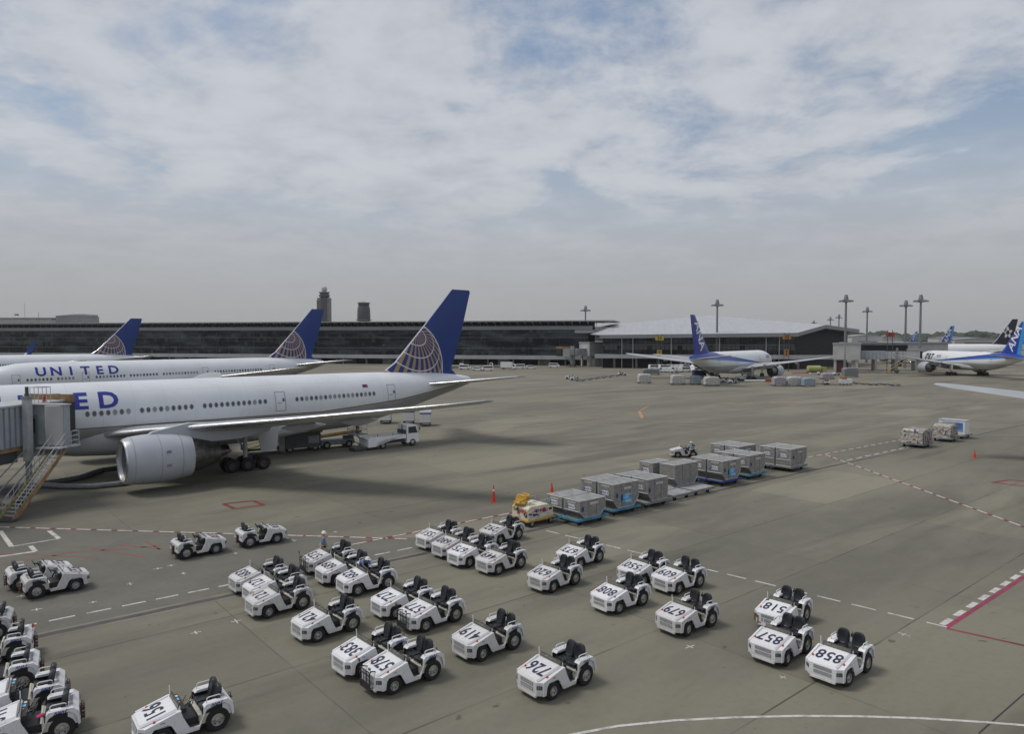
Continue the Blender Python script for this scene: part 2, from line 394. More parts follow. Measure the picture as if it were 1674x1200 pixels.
# shared meshes ---------------------------------------------------
def oval(a,b_,n=12): return [(a*math.cos(2*PI*i/n)*(1),b_*math.sin(2*PI*i/n)) for i in range(n)]
def win_mesh(k):
    mb=MB(); o1=oval(.15,.22); o2=oval(.20,.27)
    vs=[(x,-.012,z) for x,z in o1]+[(x,-.012,z) for x,z in o2]+[(x,.03,z) for x,z in o2]
    mb.add(vs[:12],[list(range(12))],k)
    mb.add(vs,[(i,(i+1)%12,(i+1)%12+12,i+12) for i in range(12)]+[(i+12,(i+1)%12+12,(i+1)%12+24,i+24) for i in range(12)],'airliner grey')
    return mb.mesh('cabin_window')
WIN=[win_mesh('cabin pane'),win_mesh('shaded pane')]
def engine(root,sg,detail=True,x0=20.3,y0=9.6,z0=2.65):
    c=(0,sg*y0,z0)
    nb=MB(); n=40
    prof=[(x0+.35,1.48),(x0+.12,1.55),(x0,1.66),(x0+.12,1.79),(x0+.6,1.93),(x0+1.6,2.03),(x0+2.6,2.05),(x0+3.8,1.97),(x0+4.8,1.82),(x0+5.2,1.74),(x0+5.17,1.66)]
    nb.lathe(prof,'engine paint',n=n,c=c,kf=lambda a,j:'bare metal' if a in(1,2) else 'engine paint')
    for xx,rr in((x0+2.55,2.052),(x0+.62,1.938),(x0+4.2,1.925)): nb.lathe([(xx,rr+.004),(xx+.03,rr+.004)],'mid grey metal',n=n,c=c)
    for zz in(-.5,.6): nb.bb((x0+2.9,c[1]+sg*2.0,c[2]+zz),(x0+3.25,c[1]+sg*2.02,c[2]+zz+.22),'mid grey metal')
    nb.lathe([(x0+.35,1.48),(x0+.9,1.45),(x0+1.7,1.5)],'mid grey metal',n=n,c=c)
    e=nb.build('engine',root)
    if detail:
        fb=MB(); fb.lathe([(x0+1.72,1.5),(x0+1.75,.5)],'fan dark',n=n,c=c)
        for i in range(22):
            a=2*PI*i/22; d=.1
            fb.add([(x0+1.5,c[1]+.45*math.cos(a),c[2]+.45*math.sin(a)),(x0+1.5,c[1]+1.45*math.cos(a),c[2]+1.45*math.sin(a)),(x0+1.72,c[1]+1.45*math.cos(a+d),c[2]+1.45*math.sin(a+d)),(x0+1.72,c[1]+.45*math.cos(a+3*d),c[2]+.45*math.sin(a+3*d))],[(0,1,2,3)],'mid grey metal')
        fb.build('fan',e)
        sb=MB(); sb.lathe([(x0+.95,.02),(x0+1.15,.2),(x0+1.5,.45),(x0+1.72,.5)],'dark grey metal',n=20,c=c); sb.build('spinner',e)
    cb=MB(); cb.lathe([(x0+4.9,1.5),(x0+5.7,1.42),(x0+6.8,1.12),(x0+7.6,.86),(x0+7.55,.75),(x0+7.0,.6)],'nozzle metal',n=28,c=c)
    cb.lathe([(x0+7.0,.6),(x0+7.9,.42),(x0+8.7,.12),(x0+8.8,.02)],'nozzle metal',n=20,c=c); cb.build('core_nozzle',e)
    pb=MB(); y=c[1]
    prof=[(x0+1.6,z0+1.75),(x0+2.3,z0+2.2),(x0+5.2,z0+2.75),(x0+9.5,z0+2.45),(x0+13,z0+2.35),(x0+12.0,z0+1.55),(x0+9.5,z0+1.05),(x0+6.5,z0+1.0),(x0+4.5,z0+1.6)]
    pb.prism(prof,y-.26,y+.26,'engine paint'); pb.build('pylon',root)
def gear(root,x,y,axles,r,w,gap,top,name='main_landing_gear',tilt=0):
    mb=MB(); mb.tube([(x,y,r),(x,y,top)],.2,'light grey metal',12); mb.tube([(x,y,r),(x,y,r+1.6)],.13,'bare metal',10)
    L=(len(axles)-1)*1.5/2 if len(axles)>1 else 0
    if len(axles)>1: mb.bb((x+axles[0],y-.14,r-.14),(x+axles[-1],y+.14,r+.14),'light grey metal')
    mb.tube([(x,y,r+1.4),(x-1.6,y*.8,top)],.09,'light grey metal',8); mb.tube([(x,y,r+1.0),(x+.55,y,r+.5),(x+.3,y,r+.1)],.06,'dark grey metal',6)
    for a in axles: mb.tube([(x+a,y-gap,r),(x+a,y+gap,r)],.09,'dark grey metal',8)
    g_=mb.build(name,root)
    tb=MB(); tb.lathe([(-w/2,r*.55),(-w/2,r*.88),(-w*.38,r),(w*.38,r),(w/2,r*.88),(w/2,r*.55)],'tyre dark','y',22)
    tb.lathe([(-w*.3,.05),(-w*.3,r*.4),(-w/2,r*.55)],'shaded wheel','y',22); tb.lathe([(w*.3,.05),(w*.3,r*.4),(w/2,r*.55)],'shaded wheel','y',22)
    me=tb.mesh('wheel')
    for a in axles:
        for s in(-1,1): child('wheel',me,g_,(x+a,y+s*gap,r))
    return g_
def door(root,x,z0=4.95,port=True,w=1.07,h=1.95):
    mb=MB(); sg=-1 if port else 1; z0+=.012*(x-19)
    def strip(xa,xb,za,zb,k,off=.016,n=8):
        vs=[];fs=[]
        for i in range(n+1):
            z=za+(zb-za)*i/n
            for X in(xa,xb): vs.append((X,sg*side_y(X,z,off),z))
        for i in range(n): fs.append((2*i,2*i+1,2*i+3,2*i+2))
        mb.add(vs,fs,k)
    t=.045
    strip(x-w/2,x-w/2+t,z0,z0+h,'door line'); strip(x+w/2-t,x+w/2,z0,z0+h,'door line')
    strip(x-w/2,x+w/2,z0,z0+t,'door line',n=1); strip(x-w/2,x+w/2,z0+h-t,z0+h,'door line',n=1)
    strip(x+.2,x+.42,z0+.95,z0+1.28,'cabin pane',.02,3); strip(x-.3,x+.12,z0+.78,z0+.84,'door line',.02,1)
    return mb.build('cabin_door',root)
def airliner(name,label,loc,ang,body,tail,group,scale=(1,1,1),detail=2,letters=None,finletters=None,windows=(),doors=(),port=True,gearon=True,winglet=None):
    root=thing(name,label,'airliner',loc,ang,group,scale)
    fus_mesh(body).build('fuselage',root)
    fb=MB()   # wing to body fairing
    rs=[]
    for x,hw,zb,zt in [(16.5,1.0,2.45,3.6),(18.5,2.6,2.15,4.6),(21,3.25,2.0,5.0),(27,3.4,1.95,5.0),(33,3.35,2.0,4.7),(37,2.9,2.2,4.2),(40.5,1.2,2.4,3.4)]:
        zc=(zb+zt)/2; rs.append([(x,hw*abs(math.cos(a))**.7*(1 if math.cos(a)>0 else -1),zc+(zt-zb)/2*abs(math.sin(a))**.8*(1 if math.sin(a)>0 else -1)) for a in [2*PI*j/32 for j in range(32)]])
    fb.rings(rs,'airliner grey'); fb.build('belly_fairing',root)
    for sg in(-1,1):
        w=wing_mesh(sg).build('wing',root)
        if detail>=1:
            for (yy,xx,zz,l) in [(7.2,30.5,3.9,4.6),(13.5,33.2,4.75,4.2),(19.5,35.6,5.6,3.4)]:
                f=MB(); f.rings([[(xx+l*t-l*.3,sg*yy+.26*q*math.cos(a),zz+.42*q*math.sin(a)) for a in [2*PI*j/12 for j in range(12)]] for t,q in [(0,.1),(.15,.6),(.4,1),(.7,.8),(1,.1)]],'wing paint'); f.build('flap_fairing',w)
        if winglet and sg>0:
            b=MB(); b.rings([[(x+t*c,sg*(y+h),z) for t,h in [(0,0),(.3,.06),(1,0),(.3,-.06)]] for x,c,y,z in [(40.2,1.9,30.3,7.7),(41.0,1.7,31.0,8.6),(43.1,.9,31.9,12.2)]],winglet,kf=lambda a,j:'white plain' if j in (0,3) and a==0 else winglet); b.build('winglet',w)
        stab_mesh(sg).build('tailplane',root)
        engine(root,sg,detail>=1)
        if gearon: gear(root,31.8,sg*5.5,(-1.48,0,1.48) if detail>=1 else (-.8,.8),.66,.5,.62,4.3)
    if gearon: gear(root,5.9,0,(0,),.54,.4,.36,2.7,'nose_landing_gear')
    for sg in(-1,1):
        d=MB()
        d.add([(32.4,sg*6.6,4.3),(34.8,sg*6.4,4.2),(34.4,sg*6.55,1.9),(32.9,sg*6.6,1.75)],[(0,1,2,3)],'airliner grey')
        d.add([(32.4,sg*6.68,4.3),(34.8,sg*6.48,4.2),(34.4,sg*6.63,1.9),(32.9,sg*6.68,1.75)],[(0,1,2,3)],'airliner grey')
        if detail>=1: d.build('gear_door',root)
    fin_mesh(tail).build('tail_fin',root)
    for sg in(-1,1):   # cockpit glazing
        mb=MB(); conform(mb,[(-.75,-.3),(.75,-.3),(.6,.3),(-.3,.32)],[(0,1,2,3)],'cabin pane',2.6,6.3,sg<0,off=.02); mb.build('cockpit_window',root)
    for dx in doors: door(root,dx,port=port)
    sg=-1 if port else 1
    for (xa,cnt) in windows:
        for i in range(cnt):
            X=xa+i*.533; o=child('cabin_window',WIN[1 if random.random()<.3 else 0],root,(X,sg*side_y(X,6.02+.012*(X-19),.0),6.02+.012*(X-19)),(R(-9.5),0,0))
            if not port: o.rotation_euler=(R(-9.5),0,PI)
    if letters:
        mb=MB()
        for (txt,size,k,x,z,kw) in letters: vs,fs=text_mesh(txt,size,**kw); conform(mb,vs,fs,k,x,z,port)
        mb.build('airline_lettering',root)
    for (txt,size,k,x,z,ang_,kw) in (finletters or []):
        vs,fs=text_mesh(txt,size,**kw); ca,sa=math.cos(ang_),math.sin(ang_)
        for pt in (True,False):
            mb=MB()
            if pt: vv=[(a*ca-b_*sa,a*sa+b_*ca) for a,b_ in vs]
            else: vv=[(a*ca+b_*sa,-a*sa+b_*ca) for a,b_ in vs]
            conform(mb,vv,fs,k,x,z,pt,fn=fin_half,off=.03); mb.build('tail_lettering',root)
    return root
# ================================================================ GROUND VEHICLES
def wheel_mesh(r,w,rim='rim paint',holes=True):
    t=MB(); t.lathe([(-w/2,r*.55),(-w/2,r*.9),(-w*.36,r),(-w*.12,r*1.0),(-w*.1,r*.985),(w*.1,r*.985),(w*.12,r),(w*.36,r),(w/2,r*.9),(w/2,r*.55)],'black rubber','y',26)
    m_=MB(); m_.lathe([(-w/2+.01,r*.56),(-w/2+.0,r*.50),(-w*.25,r*.45),(-w*.22,r*.3),(-w*.42,r*.2),(-w*.44,.01)],rim,'y',20)
    m_.lathe([(w/2-.01,r*.56),(w/2,r*.50),(w*.25,r*.45),(w*.22,r*.3),(w*.42,r*.2),(w*.44,.01)],rim,'y',20)
    if holes:
        for j in range(6):
            a=2*PI*j/6
            for s in(-1,1): m_.box((r*.40*math.cos(a),s*w*.245,r*.40*math.sin(a)),(r*.12,.012,r*.12),'black plastic')
    return t.mesh('wheel'),m_.mesh('rim')
def put_wheel(root,ms,loc,rot=0,rim=True):
    w=child('wheel',ms[0],root,loc,(0,0,rot))
    if rim: child('rim',ms[1],w)
    return w
WF=wheel_mesh(.31,.20); WR=wheel_mesh(.37,.24)
def slash_logo(mb,T,s):   # small lettering with a slanted blue flash beside it
    put_text(mb,'ANA',s,'blue print',T@Matrix.Translation((-s*.4,0,0)),bold=.02*s,shear=.25)
    mb.add([(s*.75,-s*.4,0),(s*.95,-s*.4,0),(s*1.35,s*.45,0),(s*1.15,s*.45,0)],[(0,1,2,3)],'navy paint',False,T)
def build_tractor_parts():
    D={}
    # body: side plates, bonnet, nose, seat box, rear deck
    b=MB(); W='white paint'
    pcs=[[(1.22,.27),(1.36,.27),(1.36,.75),(1.18,.798),(1.18,.55)],[(1.18,.55),(1.18,.798),(1.08,.824),(1.08,.67)],[(1.08,.67),(1.08,.824),(.70,.925),(.70,.69)],[(.70,.69),(.70,.925),(.42,1.0),(.60,.62)],[(.60,.62),(.42,1.0),(.33,1.0),(.27,.80),(.50,.42)],[(.50,.42),(.27,.80),(.06,.37),(.06,.25),(.40,.25)],[(.06,.25),(.06,.37),(-.22,.37),(-.20,.25)],
      [(-.20,.25),(-.22,.37),(-.33,.62),(-.35,.90),(-.43,.98),(-1.08,.99),(-1.33,.86),(-1.40,.46),(-1.30,.42),(-1.245,.62),(-1.13,.80),(-.98,.885),(-.58,.885),(-.43,.80),(-.325,.60)]]
    for s in(-1,1):
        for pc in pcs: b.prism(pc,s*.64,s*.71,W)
    for s in(-1,1):
        b.prism([(-.36,.90),(-.44,.975),(-1.07,.985),(-1.32,.855),(-1.30,.80),(-1.05,.90),(-.42,.90)],s*.46,s*.64,W)
    b.prism([(1.345,-.66),(1.505,-.50),(1.505,.50),(1.345,.66)],.27,.735,W,axis='z')
    b.prism([(1.47,-.48),(1.52,-.46),(1.52,.46),(1.47,.48)],.20,.275,W,axis='z')
    b.prism([(1.37,.62),(1.37,.735),(.36,.955),(.36,.62)],-.645,.645,W)
    # raised bonnet panel with chamfered flanks
    def hx(x,z): return x,z
    f=(1.47,.735);k=(.42,1.02)
    b.add([(1.49,-.50,.73),(1.49,.50,.73),(.40,.54,.955),(.40,-.54,.955),(1.44,-.44,.80),(1.44,.44,.80),(.42,.48,1.03),(.42,-.48,1.03)],[(0,1,5,4),(1,2,6,5),(2,3,7,6),(3,0,4,7),(4,5,6,7)],W)
    b.bb((.30,-.64,.62),(.42,.64,.985),W)
    b.prism([(-.97,.45),(-.97,.90),(-1.08,.975),(-1.325,.85),(-1.395,.45)],-.64,.64,W)
    b.bb((-.97,-.64,.40),(-.93,.64,.92),W)
    D['body']=b.mesh('body')
    c=MB(); c.bb((-1.28,-.50,.20),(1.30,.50,.60),'black plastic'); c.bb((-1.2,-.63,.45),(-.30,-.60,.90),'black plastic'); c.bb((-1.2,.60,.45),(-.30,.63,.90),'black plastic')
    c.bb((.35,-.52,.3),(1.33,-.49,.70),'black plastic'); c.bb((.35,.49,.3),(1.33,.52,.70),'black plastic')
    for s in(-1,1):
        for (xa,xb,za,zb) in((1.185,1.215,.27,.56),(.50,.53,.3,.44)): c.bb((xa,s*.50,za),(xb,s*.70,zb),'black plastic')
        c.bb((.70,s*.50,.672),(1.09,s*.70,.69),'black plastic'); c.bb((-1.0,s*.45,.866),(-.56,s*.70,.884),'black plastic')
    D['chassis']=c.mesh('chassis')
    c=MB(); c.bb((-.30,-.64,.33),(.32,.64,.372),'floor plate'); c.bb((.27,-.60,.372),(.31,.60,.80),'black plastic'); D['floor']=c.mesh('floor')
    c=MB(); c.bb((-.93,-.635,.37),(-.25,.635,.66),'cream paint'); c.box((-.245,0,.53),(.02,1.1,.20),'cream paint',bev=.005); c.bb((-.26,-.635,.66),(-.20,.635,.685),'cream paint'); c.bb((-.02,-.10,.372),(.26,.12,.56),'cream paint'); D['seat_box']=c.mesh('seat_box')
    s=MB()
    s.box((-.55,0,.75),(.48,.46,.14),'seat vinyl',bev=.045)
    T=Matrix.Translation((-.80,0,.80))@Matrix.Rotation(R(-10),4,'Y')
    s.rings([[T@Vector((xx,.235*q*math.copysign(abs(math.cos(a))**.6,math.cos(a))*(1-.10*max(0,math.sin(a))),.28+.31*q*math.copysign(abs(math.sin(a))**.7,math.sin(a)))) for a in [2*PI*j/20 for j in range(20)]] for xx,q in((-.085,.80),(-.06,.97),(.03,1.0),(.065,.93),(.075,.78),(.055,.70))],'seat vinyl')
    s.box((-.07,0,.2),(.03,.30,.34),'black plastic',T); s.bb((-.82,-.05,.66),(-.78,.05,.8),'dark grey metal')
    D['seat']=s.mesh('seat')
    c=MB(); c.box((.22,0,.93),(.17,1.16,.17),'black plastic',bev=.02); c.box((.15,.28,.985),(.04,.30,.10),'dark grey metal',bev=.01)
    c.tube([(.15,.28,.95),(-.06,.28,1.04)],.028,'black plastic'); c.tube([(.14,-.05,.9),(.0,-.05,1.12)],.012,'black plastic'); c.tube([(.15,.02,.37),(.08,.02,.62)],.012,'dark grey metal')
    c.bb((.10,.16,.39),(.2,.22,.50),'dark grey metal'); c.bb((.10,.32,.39),(.2,.38,.50),'dark grey metal')
    c.box((.24,-.15,1.02),(.10,.17,.012),'poster blue'); c.box((.22,-.38,1.022),(.09,.12,.012),'paper'); c.box((.25,.10,1.02),(.05,.07,.03),'yellow paint'); c.box((.14,-.30,.93),(.02,.22,.08),'mid grey metal'); c.box((.13,-.02,.93),(.02,.12,.09),'orange lens') if False else None
    D['dashboard']=c.mesh('dashboard')
    w=MB(); T=Matrix.Translation((-.07,.28,1.045))@Matrix.Rotation(R(66),4,'Y')
    w.tube([T@Vector((.17*math.cos(a),.17*math.sin(a),0)) for a in [2*PI*j/20 for j in range(21)]],.014,'black plastic',6,cap=False)
    for a in(0,2.1,4.2): w.tube([T@Vector((0,0,0)),T@Vector((.17*math.cos(a),.17*math.sin(a),0))],.011,'black plastic',5)
    D['steering_wheel']=w.mesh('steering_wheel')
    w=MB(); T=Matrix.Translation((.36,0,1.09))@Matrix.Rotation(R(-22),4,'Y'); w.box((0,0,0),(.012,1.02,.15),'windshield plastic',T)
    w.tube([(.39,-.52,1.0),(.33,-.52,1.16),(.33,.52,1.16),(.39,.52,1.0)],.012,'black plastic',6); D['windshield']=w.mesh('windshield')
    gm=MB()
    for z0,z1 in((.57,.685),(.40,.51)):
        gm.bb((1.500,-.33,z0),(1.512,.33,z1),'dark grey metal')
        for i in range(4): gm.bb((1.508,-.32,z0+.012+i*(z1-z0-.02)/4),(1.522,.32,z0+.026+i*(z1-z0-.02)/4),'light grey metal')
    D['grille']=gm.mesh('grille')
    hl=MB()
    T=frame((1.432,.585,.56),(-.707,.707,0),(0,0,1)); hl.box((0,0,0),(.20,.125,.03),'black plastic',T); hl.box((.035,0,.012),(.075,.09,.02),'headlamp',T); hl.box((-.045,0,.012),(.06,.09,.02),'mid grey metal',T)
    D['headlight_l']=hl.mesh('headlight')
    hl=MB(); T=frame((1.432,-.585,.56),(.707,.707,0),(0,0,1)); hl.box((0,0,0),(.20,.125,.03),'black plastic',T); hl.box((-.035,0,.012),(.075,.09,.02),'headlamp',T); hl.box((.045,0,.012),(.06,.09,.02),'mid grey metal',T)
    D['headlight_r']=hl.mesh('headlight')
    i_=MB(); i_.lathe([(0,.035),(.02,.04),(.06,.035),(.08,.012)],'orange lens','z',10,cap=True); D['indicator']=i_.mesh('indicator_light')
    gr=MB()
    gr.tube([(-.45,0,.97),(-.47,0,1.12),(-.52,0,1.15),(-.84,0,1.15),(-.89,0,1.12),(-.90,0,.97)],.017,'white plain',7)
    D['hand_rail']=gr.mesh('hand_rail')
    p=MB(); p.tube([(.36,-.60,.95),(.37,-.62,1.32)],.016,'white plain',6); D['marker_pole']=p.mesh('marker_pole')
    p=MB(); p.tube([(.33,.57,.95),(.33,.58,1.12)],.012,'white plain',6); D['mirror_stub']=p.mesh('mirror_stub')
    p=MB(); p.tube([(-.92,0,.7),(-.95,0,1.32)],.012,'black plastic',5); p.box((-.93,0,1.18),(.07,.11,.12),'black plastic',bev=.02)
    D['lever']=p.mesh('lever')
    h=MB()
    for z in(.30,.42,.56,.68): h.bb((-1.62,-.09,z),(-1.40,.09,z+.03),'rust red')
    h.bb((-1.46,-.11,.27),(-1.38,.11,.74),'rust red'); h.tube([(-1.56,0,.2),(-1.56,0,.84)],.018,'dark grey metal',6); h.tube([(-1.40,.16,.6),(-1.46,.2,.82),(-1.44,.1,.90)],.016,'rust red',6); h.tube([(-1.38,-.14,.6),(-1.5,-.1,.80)],.014,'rust red',6)
    D['tow_hitch']=h.mesh('tow_hitch')
    l=MB(); 
    l.bb((-1.39,-.06,.66),(-1.375,.06,.76),'rust red')
    D['tail_light']=l.mesh('tail_light')
    s=MB()
    slash_logo(s,frame((-.75,.716,.925),(-1,0,0),(0,0,1)),.13); slash_logo(s,frame((-.75,-.716,.925),(1,0,0),(0,0,1)),.13)
    put_text(s,'ANA',.07,'navy paint',frame((.85,.716,.79),(-1,0,0),(0,0,1)))
    D['side_lettering']=s.mesh('side_lettering')
    b=MB()
    for s in(-1,1):
        b.tube([(1.50,s*.30,.30),(1.64,s*.33,.32),(1.66,s*.34,.86),(1.58,s*.30,.90),(1.40,s*.28,.84)],.022,'black plastic',7)
        b.tube([(1.655,s*.11,.30),(1.665,s*.11,.88)],.016,'black plastic',6)
    for z in(.32,.46,.74,.88): b.tube([(1.65,-.34,z),(1.65,.34,z)],.02,'black plastic',6)
    b.bb((1.64,-.36,.22),(1.67,.36,.45),'black plastic')
    b.tube([(1.64,-.33,.9),(1.66,-.42,1.08)],.012,'black plastic',5); b.box((1.66,-.43,1.11),(.05,.12,.08),'black plastic'); b.box((1.69,-.43,1.11),(.01,.09,.055),'bare metal')
    b.tube([(1.6,.33,.86),(1.62,.30,.98)],.012,'black plastic',5); b.box((1.63,.28,1.0),(.06,.09,.07),'headlamp')
    D['bull_bar']=b.mesh('bull_bar')
    b=MB(); b.tube([(-1.3,-.2,.86),(-1.32,-.2,1.02)],.02,'black plastic',6); b.lathe([(1.02,.07),(1.04,.085),(1.12,.08),(1.17,.03)],'orange lens','z',12,c=(-1.32,-.2,0),cap=True); D['beacon']=b.mesh('beacon')
    b=MB(); b.bb((1.36,-.715,.27),(1.40,-.66,.62),'rust brown'); b.bb((1.505,-.52,.27),(1.513,-.34,.33),'rust brown'); b.bb((1.505,-.505,.30),(1.512,-.44,.60),'rust brown'); b.bb((.30,-.66,.93),(.42,.66,.992),'rust brown'); D['rust']=b.mesh('rust_patch')
    b=MB(); b.rings([[(x+r*math.cos(a),y_+r*math.sin(a),z) for a in [2*PI*j/10 for j in range(10)]] for x,y_,z,r in [(-.2,.1,.66,.10),(-.2,.1,.70,.13),(-.22,.12,.75,.06)]],'pink cloth'); D['cloth']=b.mesh('cleaning_cloth')
    for me in D.values():
        for v in me.vertices:
            if v.co.x<-1.1: v.co.x=-1.1+(v.co.x+1.1)*.58
    return D
P('pink cloth',(.55,.06,.16),.9)
TP=build_tractor_parts()
def num_mesh(num):
    mb=MB(); dx,dz=1.02,-.23; L=math.hypot(dx,dz); up=Vector((dx/L,0,dz/L))   # digits stand towards the nose, read from the driver's seat
    T=frame(Vector((.93,0,.9215))+Vector((-dz/L,0,dx/L))*.006,(0,-1,0),up)
    put_text(mb,num,.78,'navy digits',T,bold=.012,sx=.76,spacing=1.08); return mb.mesh('hood_number')
P('navy digits',(.018,.022,.06),.6)
def tractor(label,loc,rz,num=None,bar=False,beacon=False,group='white tow tractors parked on the apron',steer=0,simple=False):
    t=thing('tow_tractor',label,'tow tractor',loc,rz,group)
    keys=[('body','body'),('chassis','chassis'),('floor','floor'),('seat_box','seat_box'),('dashboard','dashboard'),('windshield','windshield'),('grille','grille'),('marker_pole','marker_pole'),('mirror_stub','mirror_stub'),('lever','lever'),('tow_hitch','tow_hitch'),('side_lettering','side_lettering')]
    if simple: keys=[k for k in keys if k[0] not in('floor','side_lettering','mirror_stub','lever')]
    for k,nm in keys:
        o=child(nm,TP[k],t)
        if k=='dashboard': child('steering_wheel',TP['steering_wheel'],o)
    for y in(-.27,.27): child('seat',TP['seat'],t,(0,y+random.uniform(-.012,.012),0),(0,R(random.uniform(-1.5,1.2)),R(random.uniform(-4,4))))
    if num=='518': child('rust_patch',TP['rust'],t)
    if not simple:
        for y in(-.60,.60): child('hand_rail',TP['hand_rail'],t,(0,y,0))
        for y in(-.56,.56): child('tail_light',TP['tail_light'],t,(0,y,0))
    child('headlight',TP['headlight_l'],t); child('headlight',TP['headlight_r'],t)
    for y in(-.575,.575): child('indicator_light',TP['indicator'],t,(1.06,y,.80))
    for x,ms,w in((.86,WF,.60),(-.77,WR,.57)):
        for s in(-1,1): put_wheel(t,ms,(x,s*w,.31 if ms is WF else .37),R(steer) if ms is WF else 0)
    if num: child('hood_number',num_mesh(num),t)
    if bar: child('bull_bar',TP['bull_bar'],t)
    if beacon: child('beacon',TP['beacon'],t)
    return t
def tr_px(fx,fy,rx,ry,side=1):
    """tractor pose from the ground contacts of the wheels on one side (side=+1: its left wheels)"""
    a=at(fx,fy); b=at(rx,ry); d=(a-b); ang=math.atan2(d.y,d.x); mid=(a+b)/2
    u=Vector((math.cos(ang),math.sin(ang),0)); l=Vector((-u.y,u.x,0))
    return mid-u*.045-l*side*.58, ang
# ---------------------------------------------------------------- trucks, vans
def van(label,loc,rz,col='white plain',group='vehicles parked by the far terminal',kind='van',name=None):
    t=thing(name or 'parked_van',label,'van' if kind=='van' else 'truck',loc,rz,group)
    b=MB()
    if kind=='van':
        b.prism([(2.2,.35),(2.25,.9),(2.0,1.1),(1.45,1.85),(-2.1,1.95),(-2.25,1.0),(-2.25,.35)],-.85,.85,col)
    elif kind=='car':
        b.prism([(2.1,.3),(2.1,.75),(1.2,.9),(.6,1.42),(-1.2,1.45),(-2.0,.95),(-2.1,.3)],-.82,.82,col)
    else:
        b.prism([(3.0,.45),(3.05,1.2),(2.75,2.2),(1.6,2.25),(1.6,.45)],-.95,.95,col); b.bb((-3,-.95,.7),(1.5,.95,2.9 if kind=='box' else 1.0),col if kind=='box' else 'mid grey metal'); b.bb((-2.9,-.5,.4),(1.6,.5,.7),'dark grey metal')
    b.build('body',t)
    g_=MB()
    if kind=='van':
        g_.prism([(1.98,1.14),(1.5,1.78),(1.42,1.78),(1.9,1.14)],-.75,.75,'vehicle glass')
        for s in(-1,1): g_.prism([(1.7,1.12),(1.35,1.68),(-1.9,1.74),(-2.0,1.12)],s*.84,s*.862,'vehicle glass')
    elif kind=='car':
        for s in(-1,1): g_.prism([(1.0,.92),(.52,1.34),(-1.15,1.36),(-1.6,.95)],s*.80,s*.832,'vehicle glass')
        g_.prism([(1.22,.93),(.66,1.42),(.6,1.36),(1.1,.9)],-.7,.7,'vehicle glass')
    else:
        g_.prism([(3.0,1.28),(2.78,2.05),(2.70,2.05),(2.9,1.28)],-.82,.82,'vehicle glass')
        for s in(-1,1): g_.prism([(2.75,1.3),(2.6,2.0),(1.9,2.0),(1.9,1.3)],s*.94,s*.962,'vehicle glass')
    g_.build('window',t)
    xs=(1.45,-1.45) if kind in('van','car') else (2.2,-1.9)
    for x in xs:
        for s in(-1,1): put_wheel(t,WC,(x,s*.76,.32),rim=False)
    return t
WC=wheel_mesh(.32,.2,holes=False)
# ---------------------------------------------------------------- dollies and freight containers
WD=wheel_mesh(.20,.12,holes=False)
def dolly(label,loc,rz,col='mid grey metal',L=3.0,W=3.3,group='container dollies in the long train'):
    t=thing('container_dolly',label,'dolly',loc,rz,group)
    f=MB()
    for s in(-1,1): f.bb((-L/2,s*W/2-.05,.34),(L/2,s*W/2+.05,.50),col); f.bb((s*L/2-.06,-W/2,.36),(s*L/2+.06,W/2,.47),col)
    for x in(-.5,.5): f.bb((x-.05,-W/2,.30),(x+.05,W/2,.40),'dark grey metal')
    f.bb((-L/2,-.2,.28),(L/2,.2,.38),'dark grey metal'); f.build('frame',t)
    r=MB()
    n=int(L/.28)
    for i in range(n): x=-L/2+.18+i*(L-.36)/(n-1); r.tube([(x,-W/2+.1,.46),(x,W/2-.1,.46)],.045,'light grey metal' if col=='mid grey metal' else 'mid grey metal',7)
    r.bb((-L/2+.1,-.06,.44),(L/2-.1,.06,.515),col); r.build('roller_deck',t)
    b=MB(); b.tube([(-L/2,0,.33),(-L/2-.75,0,.30)],.045,col if col!='mid grey metal' else 'dark grey metal',6); b.tube([(-L/2-.75,-.08,.3),(-L/2-.9,0,.3),(-L/2-.75,.08,.3)],.025,'dark grey metal',5); b.build('drawbar',t)
    for x in(-L/2+.5,L/2-.5):
        for s in(-1,1): put_wheel(t,WD,(x,s*(W/2-.35),.20),rim=False)
    return t
